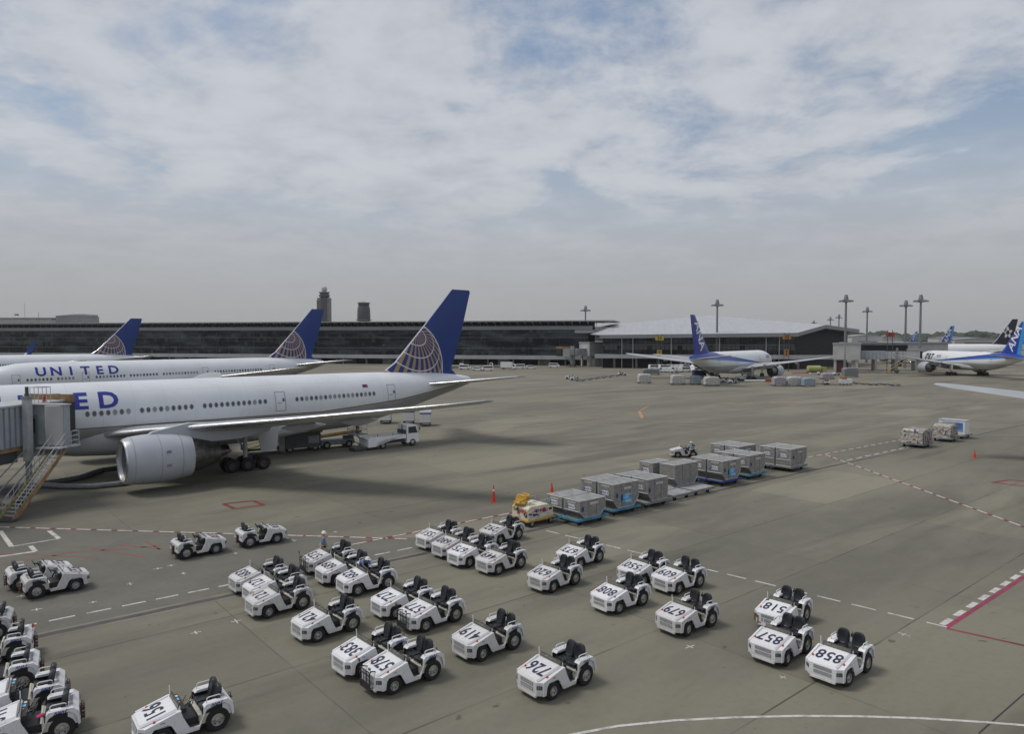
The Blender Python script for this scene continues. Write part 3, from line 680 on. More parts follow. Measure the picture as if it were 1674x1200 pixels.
def container(label,loc,rz,L=2.44,W=1.53,Hh=1.62,low=False,poster=None,cut=(1,1),group='aluminium air freight containers on the dolly train',logo=True):
    t=thing('freight_container',label,'freight container',loc,rz,group)
    c=.48; hz=.60 if not low else .44
    poly=[(-L/2+(c if cut[0] else 0),0),(L/2-(c if cut[1] else 0),0),(L/2,hz),(L/2,Hh),(-L/2,Hh),(-L/2,hz)]
    s=MB(); s.prism(poly,-W/2+.01,W/2-.01,'aluminium'); s.build('shell',t)
    f=MB(); e=.028
    n=len(poly)
    for y in(-W/2,W/2):
        for i in range(n): a,b=poly[i],poly[(i+1)%n]; f.tube([(a[0],y,a[1]),(b[0],y,b[1])],e,'light grey metal',4)
    for p in poly: f.tube([(p[0],-W/2,p[1]),(p[0],W/2,p[1])],e,'light grey metal',4)
    for x in(-L/6,L/6):
        for y in(-W/2,W/2): f.bb((x-.012,y-.012,.06),(x+.012,y+.012,Hh),'mid grey metal')
    f.build('edge_frame',t)
    d=MB(); T=frame((-L/2-.012,0,0),(0,-1,0),(0,0,1))
    zc=Hh*.62
    if logo:
        d.box((.0,zc,0),(.62,.30,.006),'white plain',T); slash_logo(d,T@Matrix.Translation((-.05,zc,.006)),.26)
        put_text(d,'AKE 3042 NH',.13,'white plain',T@Matrix.Translation((0,Hh-.16,.006)),bold=.004)
    d.bb((-L/2-.02,-W/2+.1,hz),(-L/2,-W/2+.13,Hh-.1),'light grey metal'); d.bb((-L/2-.02,W/2-.13,hz),(-L/2,W/2-.1,Hh-.1),'light grey metal')
    d.build('front_panel',t)
    if poster:
        p=MB(); T=frame((0,-W/2-.014,0),(1,0,0),(0,0,1))
        if poster=='blue':
            p.box((.12,Hh*.36,0),(1.0,Hh*.44,.008),'poster blue',T); p.box((.2,Hh*.50,.001),(.5,Hh*.1,.009),'walkway white',T); p.box((-.42,Hh*.40,.002),(.2,Hh*.25,.008),'dark blue paint',T); put_text(p,'AIR CARGO',.12,'white plain',T@Matrix.Translation((.2,Hh*.24,.010)),bold=.004)
        p.box((-.95,Hh*.52,0),(.20,.30,.008),'dark blue paint',T)
        p.box((.15,Hh*.78,0),(.82,.20,.008),'light grey metal',T); put_text(p,'ANA CARGO',.14,'white plain',T@Matrix.Translation((.15,Hh*.78,.010)),bold=.004)
        p.build('side_label',t)
    return t
def bag_load(label,loc,rz,L=2.6,W=1.9,Hh=1.6,mat_='netted cargo',group=None,cat='cargo load'):
    t=thing('netted_cargo',label,cat,loc,rz,group); b=MB(); n=9; rs=[]
    rnd=random.Random(int(loc[0]*10))
    pts=[]
    bm=bmesh.new(); bmesh.ops.create_cube(bm,size=1); bmesh.ops.subdivide_edges(bm,edges=bm.edges[:],cuts=7,use_grid_fill=True)
    for v in bm.verts:
        x,y,z=v.co; r=1-.10*(max(0,abs(x)*2-.7)*max(0,abs(y)*2-.7)+max(0,z*2-.6)*max(0,abs(x)*2-.6)+max(0,z*2-.6)*max(0,abs(y)*2-.6))*4
        j=rnd.uniform(-.02,.02); v.co=(x*L*(r+j),y*W*(r+j),(z+.5)*Hh*(1 if z<0 else (r+.0))+j)
    bm.verts.index_update(); b.add([v.co.copy() for v in bm.verts],[[q.index for q in f.verts] for f in bm.faces],mat_); bm.free(); b.build('cargo_stack',t)
    nb=MB()
    for i in range(5):
        x=-L/2+L*(i+.5)/5; nb.tube([(x,-W/2-.03,.02),(x,-W/2-.02,Hh*.9),(x,-W/2+.2,Hh+.02),(x,W/2-.2,Hh+.02),(x,W/2+.02,Hh*.9),(x,W/2+.03,.02)],.018,'mid grey metal',4)
    for i in range(3):
        z=Hh*(i+1)/4; nb.tube([(-L/2-.02,-W/2-.03,z),(L/2+.02,-W/2-.03,z),(L/2+.02,W/2+.03,z),(-L/2-.02,W/2+.03,z),(-L/2-.02,-W/2-.03,z)],.015,'mid grey metal',4)
    nb.build('net',t)
    return t
def cone(label,loc,h=.7,group='traffic cones',pole=False):
    t=thing('traffic_cone',label,'traffic cone',loc,0,group); b=MB(); b.box((0,0,.02),(.40,.40,.04),'cone red',bev=.01)
    b.lathe([(.04,.16),(h*.45,.10),(h*.45,.10),(h*.96,.035),(h,.02)],'cone red','z',16,cap=True); b.build('cone_body',t)
    s=MB()
    if pole: s.lathe([(h*.62,.082),(h*.74,.064)],'white plain','z',16); s.tube([(0,0,h),(0,0,h+.12)],.015,'white plain',6)
    else: s.lathe([(h*.40,.112),(h*.41,.111)],'cone red','z',16)
    s.build('reflective_band',t); return t
# ---------------------------------------------------------------- people
def skin(joints,edges,mat_,name,parent,sub=1):
    me=bpy.data.meshes.new(name); me.from_pydata([j[:3] for j in joints],edges,[])
    o=bpy.data.objects.new(name,me); COL.objects.link(o)
    md=o.modifiers.new('s','SKIN'); 
    for i,j in enumerate(joints):
        r=j[3]; me.skin_vertices[0].data[i].radius=(r,r) if not isinstance(r,tuple) else r
    me.skin_vertices[0].data[0].use_root=True
    md2=o.modifiers.new('u','SUBSURF'); md2.levels=sub; md2.render_levels=sub
    dg=bpy.context.evaluated_depsgraph_get(); nm=bpy.data.meshes.new_from_object(o.evaluated_get(dg))
    bpy.data.objects.remove(o)
    nm.materials.clear(); nm.materials.append(M[mat_])
    for p in nm.polygons: p.use_smooth=True; p.material_index=0
    return child(name,nm,parent)
def limb(a,b,t): return tuple(p+(q-p)*t for p,q in zip(a,b))
def person(label,loc,rz,pose='stand',group=None):
    t=thing('person',label,'person',loc,rz,group)
    # +x is the way the person faces
    if pose=='stand':
        hip=(0,0,.93);ch=(.02,0,1.28);nk=(0,0,1.47);hd=(.03,0,1.62)
        kn=[(.03,s*.10,.50) for s in(-1,1)]; an=[(-.02,s*.11,.09) for s in(-1,1)]; sh=[(0,s*.19,1.41) for s in(-1,1)]; el=[(-.03,s*.27,1.14) for s in(-1,1)]; wr=[(.16,s*.20,.98) for s in(-1,1)]
    elif pose=='sit':
        hip=(0,0,.10);ch=(-.05,0,.46);nk=(-.06,0,.64);hd=(-.02,0,.80)
        kn=[(.45,s*.13,.14) for s in(-1,1)]; an=[(.58,s*.12,-.26) for s in(-1,1)]; sh=[(-.06,s*.19,.58) for s in(-1,1)]; el=[(.12,s*.25,.36) for s in(-1,1)]; wr=[(.36,s*.14,.38) for s in(-1,1)]
    else: # bend: leaning over something in front
        hip=(0,0,.93);ch=(.26,0,1.16);nk=(.43,0,1.24);hd=(.58,0,1.27)
        kn=[(.05,s*.10,.50) for s in(-1,1)]; an=[(-.03,s*.11,.09) for s in(-1,1)]; sh=[(.38,s*.18,1.20) for s in(-1,1)]; el=[(.50,s*.24,.98) for s in(-1,1)]; wr=[(.66,s*.17,.88) for s in(-1,1)]
    J=[hip+(.11,),ch+(.13,),nk+(.055,),hd+(.085,)]; E=[(0,1),(1,2),(2,3)]
    for i in(0,1):
        b=len(J); J+= [limb(hip,kn[i],.25)+(.075,),kn[i]+(.055,),an[i]+(.04,),(an[i][0]+.14,an[i][1],an[i][2]-.05,.035),sh[i]+(.05,),el[i]+(.04,),wr[i]+(.028,)]
        J[b]=(hip[0],kn[i][1]*.9,hip[2]-.06,.08)
        E+= [(0,b),(b,b+1),(b+1,b+2),(b+2,b+3),(1,b+4),(b+4,b+5),(b+5,b+6)]
        # palm, five fingers
        d=Vector(wr[i])-Vector(el[i]); d.normalize(); pl=Vector(wr[i])+d*.07; J.append(tuple(pl)+(.028,)); E.append((b+6,len(J)-1)); pi=len(J)-1
        for k,(off,ln) in enumerate(((-.03,.05),(-.012,.075),(.008,.08),(.026,.07),(.04,.045))):
            q=pl+Vector((0,off,0))+d*.03; J.append(tuple(q)+(.010,)); E.append((pi,len(J)-1)); q2=q+d*ln*.6+Vector((0,0,-.02)); J.append(tuple(q2)+(.008,)); E.append((len(J)-2,len(J)-1))
    body=skin(J,E,'skin','body',t,1)
    # face
    fm=MB(); hx,hy,hz=hd
    fm.box((hx+.085,0,hz-.005),(.03,.022,.04),'skin',bev=.006)
    for s in(-1,1): fm.box((hx+.078,s*.032,hz+.02),(.012,.022,.010),'black plastic'); fm.box((hx,s*.088,hz-.005),(.03,.014,.05),'skin',bev=.004)
    fm.box((hx+.080,0,hz-.045),(.010,.04,.008),'rust red'); fm.build('face',t)
    J=[hip+(.14,),limb(hip,ch,.5)+(.135,),ch+(.155,),limb(ch,nk,.75)+(.10,)]; E=[(0,1),(1,2),(2,3)]
    for i in(0,1): b=len(J); J+= [sh[i]+(.068,),el[i]+(.055,),limb(el[i],wr[i],.9)+(.042,)]; E+= [(2,b),(b,b+1),(b+1,b+2)]
    skin(J,E,'shirt blue','shirt',t,1)
    J=[(hip[0],0,hip[2]+.03,.135)]; E=[]
    for i in(0,1): b=len(J); J+= [(hip[0]+.02,kn[i][1]*.85,hip[2]-.08,.10),kn[i]+(.075,),(an[i][0],an[i][1],an[i][2]+.03,.062)]; E+= [(0,b),(b,b+1),(b+1,b+2)]
    skin(J,E,'trousers navy','trousers',t,1)
    for i in(0,1):
        sm=MB(); a=an[i]; sm.box((a[0]+.07,a[1],a[2]-.045),(.27,.095,.085),'black shoe',top=(.8,.8),bev=.02); sm.build('shoe',t)
    hm=MB(); hm.lathe([(hz+.015,.125),(hz+.03,.122),(hz+.07,.115),(hz+.12,.085),(hz+.145,.03),(hz+.148,.002)],'helmet white','z',18,c=(hx-.005,0,0)); hm.lathe([(hz+.012,.10),(hz+.012,.145),(hz+.022,.145),(hz+.035,.122)],'helmet white','z',18,c=(hx+.01,0,0)); hm.build('helmet',t)
    return t
# ================================================================ WORLD, SUN
SKY_OFF=(14,3,8)
SUNV=Vector((-.60,.05,1.0)).normalized(); EL=math.asin(SUNV.z); AZ=math.atan2(SUNV.x,SUNV.y)
w=bpy.data.worlds.new('World'); scene.world=w; w.use_nodes=True; g=G(w.node_tree); N=w.node_tree.nodes
bg=N['Background']; sky=N.new('ShaderNodeTexSky'); sky.sky_type='NISHITA'; sky.sun_disc=False; sky.sun_elevation=EL; sky.sun_rotation=AZ; sky.air_density=1.3; sky.dust_density=1.5; sky.ozone_density=1.5
d=N.new('ShaderNodeTexCoord').outputs['Generated']; dx,dy,dz=g.sep(d)
k=g.m('DIVIDE',1.0,g.m('ADD',g.m('MAXIMUM',dz,0.0),.16)); pl=g.v('ADD',g.comb(g.m('MULTIPLY',dx,k),g.m('MULTIPLY',dy,k),0),SKY_OFF)
n1=g.noise(pl,1.05,9,.62,.35); n2=g.noise(pl,4.2,7,.62,.2); n3=g.noise(g.v('ADD',pl,(7,3,0)),.55,4,.5)
cv=g.m('ADD',g.m('MULTIPLY',n1,.62),g.m('ADD',g.m('MULTIPLY',n2,.22),g.m('MULTIPLY',n3,.20)))
low=g.rng(dz,.33,.10)                     # the cloud sheet closes towards the horizon
cover=g.m('MAXIMUM',g.rng(cv,.385,.54),low)
shade=g.rng(g.m('ADD',g.m('MULTIPLY',n2,.55),g.m('MULTIPLY',n1,.45)),.36,.62)
cc=g.mix(g.m('MULTIPLY',shade,g.rng(dz,0,.25,.35,1)),(4.95,5.2,5.75),(6.35,6.6,7.05))
hz=g.rng(dz,.23,.0); cc=g.mix(g.m('MULTIPLY',hz,.88),cc,(4.05,4.08,4.08))
blue=g.mix(.25,sky.outputs[0],(2.6,3.9,6.4))
fin=g.mix(g.m('MULTIPLY',cover,.93),blue,cc)
w.node_tree.links.new(fin,bg.inputs[0]); bg.inputs[1].default_value=.093
sun=bpy.data.objects.new('sun',bpy.data.lights.new('sun','SUN')); COL.objects.link(sun)
sun.data.energy=1.7; sun.data.angle=R(18); sun.data.color=(1,.95,.87); sun.rotation_euler=(-SUNV).to_track_quat('-Z','Y').to_euler()
scene.view_settings.view_transform='Standard'; scene.view_settings.look='None'; scene.view_settings.exposure=0; scene.view_settings.gamma=1
scene.cycles.max_bounces=6; scene.cycles.use_denoising=True; scene.cycles.transparent_max_bounces=6
# ================================================================ GROUND
GA=R(40)
m,n,b=nt('apron concrete'); g=G(n); p=g.geo(); X,Y,_=g.sep(p)
U=g.m('ADD',g.m('MULTIPLY',X,math.cos(GA)),g.m('MULTIPLY',Y,math.sin(GA))); V=g.m('ADD',g.m('MULTIPLY',X,-math.sin(GA)),g.m('MULTIPLY',Y,math.cos(GA)))
big=g.noise(p,.018,5,.6); med=g.noise(g.comb(g.m('MULTIPLY',U,.35),g.m('MULTIPLY',V,1.3),0),.10,6,.62,.4); fine=g.noise(p,3.2,6,.7); fin2=g.noise(p,.55,6,.7)
c=g.mix(g.rng(big,.35,.65),(.208,.195,.145),(.264,.244,.185))
c=g.mix(g.rng(med,.38,.62,0,.85),c,(.142,.138,.108))
c=g.mix(g.rng(fin2,.40,.70,0,.35),c,(.215,.20,.165)); c=g.mix(g.rng(fine,.45,.75,0,.22),c,(.10,.095,.08))
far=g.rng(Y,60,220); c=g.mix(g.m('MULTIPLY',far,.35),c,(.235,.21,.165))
def slab(coord,off,size):
    q=g.m('DIVIDE',g.m('ADD',coord,off),size); return q
# per slab tint
su=g.m('FLOOR',slab(U,3,14.0)); sv=g.m('FLOOR',slab(V,.68,6.7)); wn=n.nodes.new('ShaderNodeTexWhiteNoise'); wn.noise_dimensions='2D'; n.links.new(g.comb(su,sv,0),wn.inputs['Vector'])
c=g.mix(g.m('MULTIPLY',wn.outputs['Value'],.32),c,(.09,.088,.075))
def joint(q,wd,size): # line where the fraction is close to 0
    f=g.m('FRACT',q); return g.m('LESS_THAN',g.m('MINIMUM',f,g.m('SUBTRACT',1,f)),wd/size)
j1=joint(slab(V,.68,6.7),.035,6.7); j2=joint(slab(U,3,14.0),.03,14.0)
jn=g.rng(g.noise(p,.22,3),.35,.6,.25,1)
c=g.mix(g.m('MULTIPLY',j1,g.m('MULTIPLY',jn,.85)),c,(.06,.057,.05)); c=g.mix(g.m('MULTIPLY',j2,g.m('MULTIPLY',jn,.55)),c,(.07,.067,.06))
# dark tyre and oil stains in long streaks and spots
st=g.noise(g.comb(g.m('MULTIPLY',U,.12),g.m('MULTIPLY',V,.9),4),.22,5,.6,.6); c=g.mix(g.rng(st,.54,.72,0,.55),c,(.075,.07,.06))
sp=g.noise(p,1.3,3,.5); c=g.mix(g.rng(sp,.69,.75,0,.6),c,(.05,.047,.042))
n.links.new(c,b.inputs['Base Color']); b.inputs['Roughness'].default_value=.88; b.inputs['Specular IOR Level'].default_value=.3; g.bump(fine,.25,.02,b); M['apron']=m
m,n,b=nt('service road asphalt'); g=G(n); p=g.geo(); c=g.mix(g.rng(g.noise(p,.12,6,.65,.3),.35,.7),(.132,.130,.112),(.172,.166,.138)); c=g.mix(g.rng(g.noise(p,4,4,.7),.45,.75,0,.3),c,(.075,.073,.066)); c=g.mix(g.rng(g.noise(p,.8,4,.6),.64,.74,0,.4),c,(.06,.058,.053))
n.links.new(c,b.inputs['Base Color']); b.inputs['Roughness'].default_value=.9; b.inputs['Specular IOR Level'].default_value=.3; M['road']=m
m,n,b=nt('worn marking'); g=G(n); p=g.geo(); wv=g.noise(p,2.5,6,.7); n.links.new(g.mix(g.rng(wv,.42,.68),(.56,.55,.52),(.30,.29,.26)),b.inputs['Base Color']); b.inputs['Roughness'].default_value=.8; M['marking white']=m
m,n,b=nt('faded marking'); g=G(n); p=g.geo(); wv=g.noise(p,.6,6,.7); n.links.new(g.mix(g.rng(wv,.35,.65),(.27,.26,.225),(.19,.18,.15)),b.inputs['Base Color']); b.inputs['Roughness'].default_value=.85; M['marking faded']=m
m,n,b=nt('faded red'); g=G(n); p=g.geo(); wv=g.noise(p,1.2,6,.7); n.links.new(g.mix(g.rng(wv,.35,.6),(.28,.07,.055),(.18,.10,.085)),b.inputs['Base Color']); b.inputs['Roughness'].default_value=.85; M['red faded']=m
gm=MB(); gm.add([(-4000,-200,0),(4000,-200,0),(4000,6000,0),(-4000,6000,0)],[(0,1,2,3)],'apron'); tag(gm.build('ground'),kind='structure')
def sheet(mb,pts,k,z): mb.add([(q.x,q.y,z) for q in pts],[tuple(range(len(pts)))],k)
def strip(mb,a,b_,wd,k,z=.008):
    d=(b_-a).normalized(); nn=Vector((-d.y,d.x,0))*wd/2; sheet(mb,[a-nn,b_-nn,b_+nn,a+nn],k,z)
def dashed(mb,a,b_,wd,on,off,k,z=.008,phase=0):
    d=(b_-a); L=d.length; d.normalize(); s=-phase
    while s<L:
        s0=max(0,s); s1=min(L,s+on)
        if s1>s0+.05: strip(mb,a+d*s0,a+d*s1,wd,k,z)
        s+=on+off
rd=MB(); sheet(rd,[at(-900,1340),at(60,1038),at(390,964),at(870,866),at(640,881),at(500,877),at(-10,862),at(-900,840)][::-1],'road',.004); tag(rd.build('road'),kind='structure')
P('marking faded2',(.19,.18,.15),.9,var=.2,scale=.5); P('drain dark',(.075,.070,.062),.8,var=.3,scale=1)
tr=MB()   # drainage channel
a,b_=at(-300,1135),at(1674,683)
a=at(60,1042); dv=(at(390,971)-a).normalized(); A0=a-dv*30; B0=a+dv*150
strip(tr,A0,B0,.80,'marking faded2',.0075)
tag(tr.build('pavement_edge'),kind='structure'); tr=MB(); strip(tr,A0,B0,.40,'drain dark',.0115); tag(tr.build('pavement_channel'),kind='structure')
wm=MB(); rm=MB(); fm=MB()
# dashed white lane line left of the tractors
dashed(wm,at(15,1029),at(870,856),.14,1.0,.45,'marking white')
# red line with white dashes along the stand edge
la=at(-40,861); lb=at(500,876.5); lc=at(665,881.5)
strip(rm,la,lb,.27,'marking red',.007); strip(rm,lb,lc,.27,'marking red',.007)
dashed(wm,la,lb,.17,1.02,.42,'marking white',.0115); dashed(wm,lb,lc,.17,1.02,.42,'marking white',.0115)
ld=at(575,891); le=at(842,837.5); lf=at(1330,746); lg=at(1490,716)
strip(rm,ld,le,.3,'marking red',.007); dashed(wm,ld,le,.16,1.0,.42,'marking white',.0115); strip(rm,le,lf,.2,'red faded',.007); dashed(wm,le,lg,.17,1.1,.6,'marking white',.0115)
strip(rm,lf,lg,.25,'red faded',.007)
l2=at(1384,753); l3=at(1490,730); strip(rm,l2,l3,.25,'red faded',.007); dashed(wm,l2,l3,.2,1.3,.7,'marking white',.0115)
# across: white dashes right of the tractors, and the red/white diagonal
dashed(wm,at(893,868),at(1548,1026),.13,1.08,.50,'marking white')
r0=at(1350,744); r1=at(1740,886); strip(rm,r0,r1,.30,'marking red',.0072); dashed(wm,r0,r1,.19,1.15,.5,'marking white',.0117)
# magenta edge with white blocks, lower right
m0=at(1546,1027); m1=at(1800,862); strip(rm,m0,m1,.21,'marking magenta',.007); dashed(wm,at(1540,1022),at(1794,857),.26,1.0,.56,'marking white',.0117)
strip(rm,at(1548,1028),at(1800,1084),.17,'marking red',.0074)
# long white arc at the bottom edge
arc=[at(x,y) for x,y in ((930,1203),(1010,1188),(1100,1179),(1200,1174),(1300,1171.5),(1400,1172),(1500,1175),(1600,1181),(1690,1188),(1760,1194))]
for p,q in zip(arc,arc[1:]): strip(wm,p,q,.13,'marking white')
strip(rm,at(1600,1200),at(1674,1135),.05,'black plastic',.007)
# corner brackets and faded red hatching at left
for pts in (((0,868),(19,894),(97,881),(80,868)),((-60,919),(58,902),(50,893))):
    for i,(p,q) in enumerate(zip(pts,pts[1:])): strip(wm,at(*p),at(*q),.26 if i!=1 or len(pts)==3 and i==1 else .15,'marking white',.0082+.0004*i)
for p,q in (((100,905),(262,893)),((150,897),(236,911)),((190,890),(262,898)),((0,905),(160,912)),((240,886),(262,899)),((0,925),(110,905))): strip(rm,at(*p),at(*q),.16,'red faded',.0076)
# small red boxes
for pts in (((365,824),(415,819),(431,826),(384,832)),((1622,789),(1650,785),(1720,790),(1690,797))):
    for i in range(4): strip(rm,at(*pts[i]),at(*pts[(i+1)%4]),.36,'marking red',.0074+.0004*i)
strip(rm,at(424,818),at(440,823),.12,'red faded',.007)
for x,y in ((97,1000),(400,0),): pass
for x,y in ((152,985),(258,930),(280,925),(300,938),(385,905),(470,880),(480,884),(548,870),(386,1016),(320,1035),(700,1055),(1128,1058),(1280,1108),(1478,1038),(213,955),(60,997),(35,975),(400,948)):
    c0=at(x,y); 
    for i in(0,1): dd=Vector((math.cos(.6+i*1.6),math.sin(.6+i*1.6),0))*random.uniform(.12,.28); strip(fm,c0-dd,c0+dd,.06,'marking white',.0080+.0006*i)
# faint taxi guide lines far away
for p,q,w_,k in (((700,675),(1240,694),.35,'marking faded'),((1240,694),(1760,700),.35,'marking faded'),((760,684),(1300,708),.3,'marking faded'),((1300,708),(1760,712),.3,'marking faded'),((690,722),(960,684),.22,'marking orange'),((960,684),(1045,672),.22,'marking orange'),((1045,672),(1060,664),.3,'marking orange'),((1045,672),(1050,684),.5,'marking orange'),((1180,660),(1310,657),.8,'marking orange'),((850,680),(905,683),.3,'marking faded'),((1095,694),(1165,696),.3,'marking faded'),((380,782),(760,716),.16,'marking faded'),((300,812),(560,766),.14,'marking faded')):
    strip(fm,at(*p),at(*q),w_,k,.006)
# ragged skid marks
for (x,y,ln,a_) in ((1250,985,9,.6),(1000,1090,8,.7),(1400,905,12,.65),(560,1060,7,.75),(1100,900,10,.68),(1500,850,14,.6),(250,1080,6,.8)):
    pass
tag(wm.build('white_road_markings'),kind='structure'); tag(rm.build('red_road_markings'),kind='structure'); tag(fm.build('faded_road_markings'),kind='structure')
# ================================================================ TERMINALS
m,n,b=nt('terminal glass'); g=G(n); o=g.obj(); x,y,z=g.sep(o)
cell=n.nodes.new('ShaderNodeTexWhiteNoise'); cell.noise_dimensions='2D'; n.links.new(g.comb(g.m('FLOOR',g.m('DIVIDE',x,1.75)),g.m('FLOOR',g.m('DIVIDE',z,2.1)),0),cell.inputs['Vector'])
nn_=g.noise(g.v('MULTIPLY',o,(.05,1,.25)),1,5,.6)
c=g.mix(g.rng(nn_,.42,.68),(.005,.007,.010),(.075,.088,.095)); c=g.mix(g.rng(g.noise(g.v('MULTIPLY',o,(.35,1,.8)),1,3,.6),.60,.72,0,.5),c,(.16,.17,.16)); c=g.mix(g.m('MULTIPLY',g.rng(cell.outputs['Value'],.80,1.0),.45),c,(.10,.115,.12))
mull=g.m('LESS_THAN',g.m('FRACT',g.m('DIVIDE',x,1.75)),.07); c=g.mix(g.m('MULTIPLY',mull,.8),c,(.02,.022,.025))
n.links.new(c,b.inputs['Base Color']); b.inputs['Roughness'].default_value=.22; b.inputs['Specular IOR Level'].default_value=.25; M['terminal glass']=m
P('walkway white',(.40,.41,.42),.6,var=.12,scale=.15)
P('fascia grey',(.25,.26,.27),.6,var=.08,scale=.1); P('walkway white',(.40,.41,.42),.6,var=.12,scale=.15)
m,n,b=nt('white standing seam roof'); g=G(n); o=g.obj(); x,y,z=g.sep(o)
sm_=g.m('LESS_THAN',g.m('FRACT',g.m('DIVIDE',x,2.4)),.09); c=g.mix(g.rng(g.noise(g.v('MULTIPLY',o,(.4,.05,1)),1,4),.3,.7),(.38,.39,.41),(.43,.44,.46)); n.links.new(g.mix(g.m('MULTIPLY',sm_,.5),c,(.30,.31,.33)),b.inputs['Base Color']); b.inputs['Roughness'].default_value=.5; M['seam roof']=m
def terminal_long():
    pA=Vector((-300,398,0)); pB=Vector((42,323,0)); L=(pB-pA).length; rz=math.atan2(pB.y-pA.y,pB.x-pA.x)
    t=thing('terminal_building','long low terminal with a dark glass front, filling the horizon at left','building',pA,rz)
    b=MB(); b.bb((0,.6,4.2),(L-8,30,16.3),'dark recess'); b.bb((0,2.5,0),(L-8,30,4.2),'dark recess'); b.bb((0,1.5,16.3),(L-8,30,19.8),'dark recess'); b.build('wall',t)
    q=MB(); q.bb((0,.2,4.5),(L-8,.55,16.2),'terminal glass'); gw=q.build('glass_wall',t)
    q=MB()
    for i in range(int((L-8)/7)): q.bb((i*7,.08,4.5),(i*7+.12,.2,16.2),'dark grey metal')
    for z in(7.6,12.6): q.bb((0,.10,z),(L-8,.2,z+.14),'mid grey metal')
    q.build('mullions',gw)
    q=MB(); q.bb((0,-.6,16.2),(L-6,1.4,17.9),'fascia grey'); q.build('fascia',t)
    q=MB(); q.bb((-2,-3.0,19.85),(L+4,32,20.35),'roof grey'); q.prism([(L+4,19.85),(L+4,20.35),(L-2,19.2)],-2.9,6,'roof grey'); q.build('roof',t)
    q=MB(); q.bb((0,-2.2,19.1),(.35,1.49,19.85),'mid grey metal'); q.bb((0,1.30,17.9),(.2,1.49,19.1),'mid grey metal'); me=q.mesh('roof_beam')
    for i in range(int(L/3.6)): child('roof_beam',me,t,(i*3.6,0,0))
    q=MB(); q.bb((0,-2.8,2.75),(L,.2,4.45),'walkway white'); q.build('walkway',t)
    me=MB().box((0,0,1.38),(.7,.7,2.75),'column grey').mesh('column')
    for i in range(28): child('column',me,t,(L-6-i*12,-1.6,0))
    for i in range(14):
        xx=L-12-i*19; q=MB(); q.bb((xx,1.2,0),(xx+5.5,2.3,2.6),'mid grey metal' if i%3 else 'dark grey metal'); q.build('service_door',t)
    q=MB(); q.bb((L-14,-.1,14.7),(L-5,.18,16.1),'walkway white'); q.bb((L-5,.5,11),(L+1.5,10,17.5),'walkway white'); q.build('end_panel',t)
    for z in(13,15,17): pass
terminal_long()
def satellite():
    b0=Vector((36.5,300,0)); b1=Vector((112.8,285,0)); rz=math.atan2(b1.y-b0.y,b1.x-b0.x); inv=Matrix.Rotation(-rz,4,'Z')
    loc=lambda v: inv@(Vector(v)-b0)
    t=thing('satellite_terminal','lower terminal with a broad white sloping roof and dark glazing under deep eaves','building',b0,rz)
    B0=loc(atd(980,547.5,298));B1=loc(atd(1304,544,283));R2=loc(atd(1350,531,303));B2=loc(atd(1405,538.5,331));R1=loc(atd(1160,515.5,360));R0=loc(atd(1003,530,332)); B3=loc((30,420,15)); B4=loc((170,420,15))
    q=MB(); up=[B0,B1,R2,B2,B4,B3,R0,R1]; dn=[v+Vector((0,0,-1.5)) for v in up]
    q.add(up+dn,[(0,1,7,6),(1,2,7),(2,3,4,7),(7,4,5),(6,7,5),(6,5,0),(8,9,10,11,12,13,14)],'seam roof')
    q.build('roof',t)
    q=MB()
    for a,b_ in((0,1),(1,2),(2,3),(6,0)): q.add([up[a],up[b_],dn[b_],dn[a]],[(0,1,2,3)],'fascia grey')
    q.build('roof_edge',t)
    L=(b1-b0).length
    c0=loc((112.5,287,0)); c1=loc((158,331,0))
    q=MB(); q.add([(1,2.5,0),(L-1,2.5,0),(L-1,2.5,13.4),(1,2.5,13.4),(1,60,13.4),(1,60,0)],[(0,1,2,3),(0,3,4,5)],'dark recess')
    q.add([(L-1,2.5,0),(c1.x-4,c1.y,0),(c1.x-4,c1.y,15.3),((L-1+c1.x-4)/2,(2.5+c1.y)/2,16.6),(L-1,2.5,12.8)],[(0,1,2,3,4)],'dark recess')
    q.build('wall',t)
    q=MB(); q.bb((1,2.0,5.6),(L-1,2.4,13.2),'terminal glass'); gw=q.build('glass_wall',t)
    q=MB()
    for i in range(22): q.bb((1+i*3.5,1.85,5.6),(1.14+i*3.5,2.0,13.2),'dark grey metal')
    q.bb((1,1.8,9.6),(L-1,2.0,9.8),'mid grey metal'); q.build('mullions',gw)
    me=MB().bb((0,1.88,7.6),(1.5,1.99,9.3),'shaded pane dark').mesh('window')
    for i in range(43): 
        if i%7!=3: child('window',me,t,(2+i*1.75,0,0))
    q=MB(); q.bb((-2,-1.5,4.1),(L+40,2.0,5.7),'walkway white'); q.build('walkway',t)
    me=MB().box((0,0,2.05),(.8,.8,4.1),'column grey').mesh('column')
    for i in range(9): child('column',me,t,(6+i*9,0,0))
    me=MB().box((0,0,6.8),(.35,.35,13.6),'light grey metal').mesh('facade_post')
    for x in(9,13.5,29,48,66,71): child('facade_post',me,t,(x,1.2,0))
P('shaded pane dark',(.07,.075,.07),.4,var=.4,scale=.4)
satellite()
# roof plant on the satellite and on the long terminal
def roof_box(name,label,cat,c,dims,k,extra=None,rz=0):
    t=thing(name,label,cat,c,rz); q=MB(); q.bb((-dims[0]/2,-dims[1]/2,0),(dims[0]/2,dims[1]/2,dims[2]),k); q.build('block',t)
    q=MB(); q.bb((-dims[0]/2-.3,-dims[1]/2-.3,dims[2]),(dims[0]/2+.3,dims[1]/2+.3,dims[2]+.5),'roof grey'); q.build('parapet',t); return t
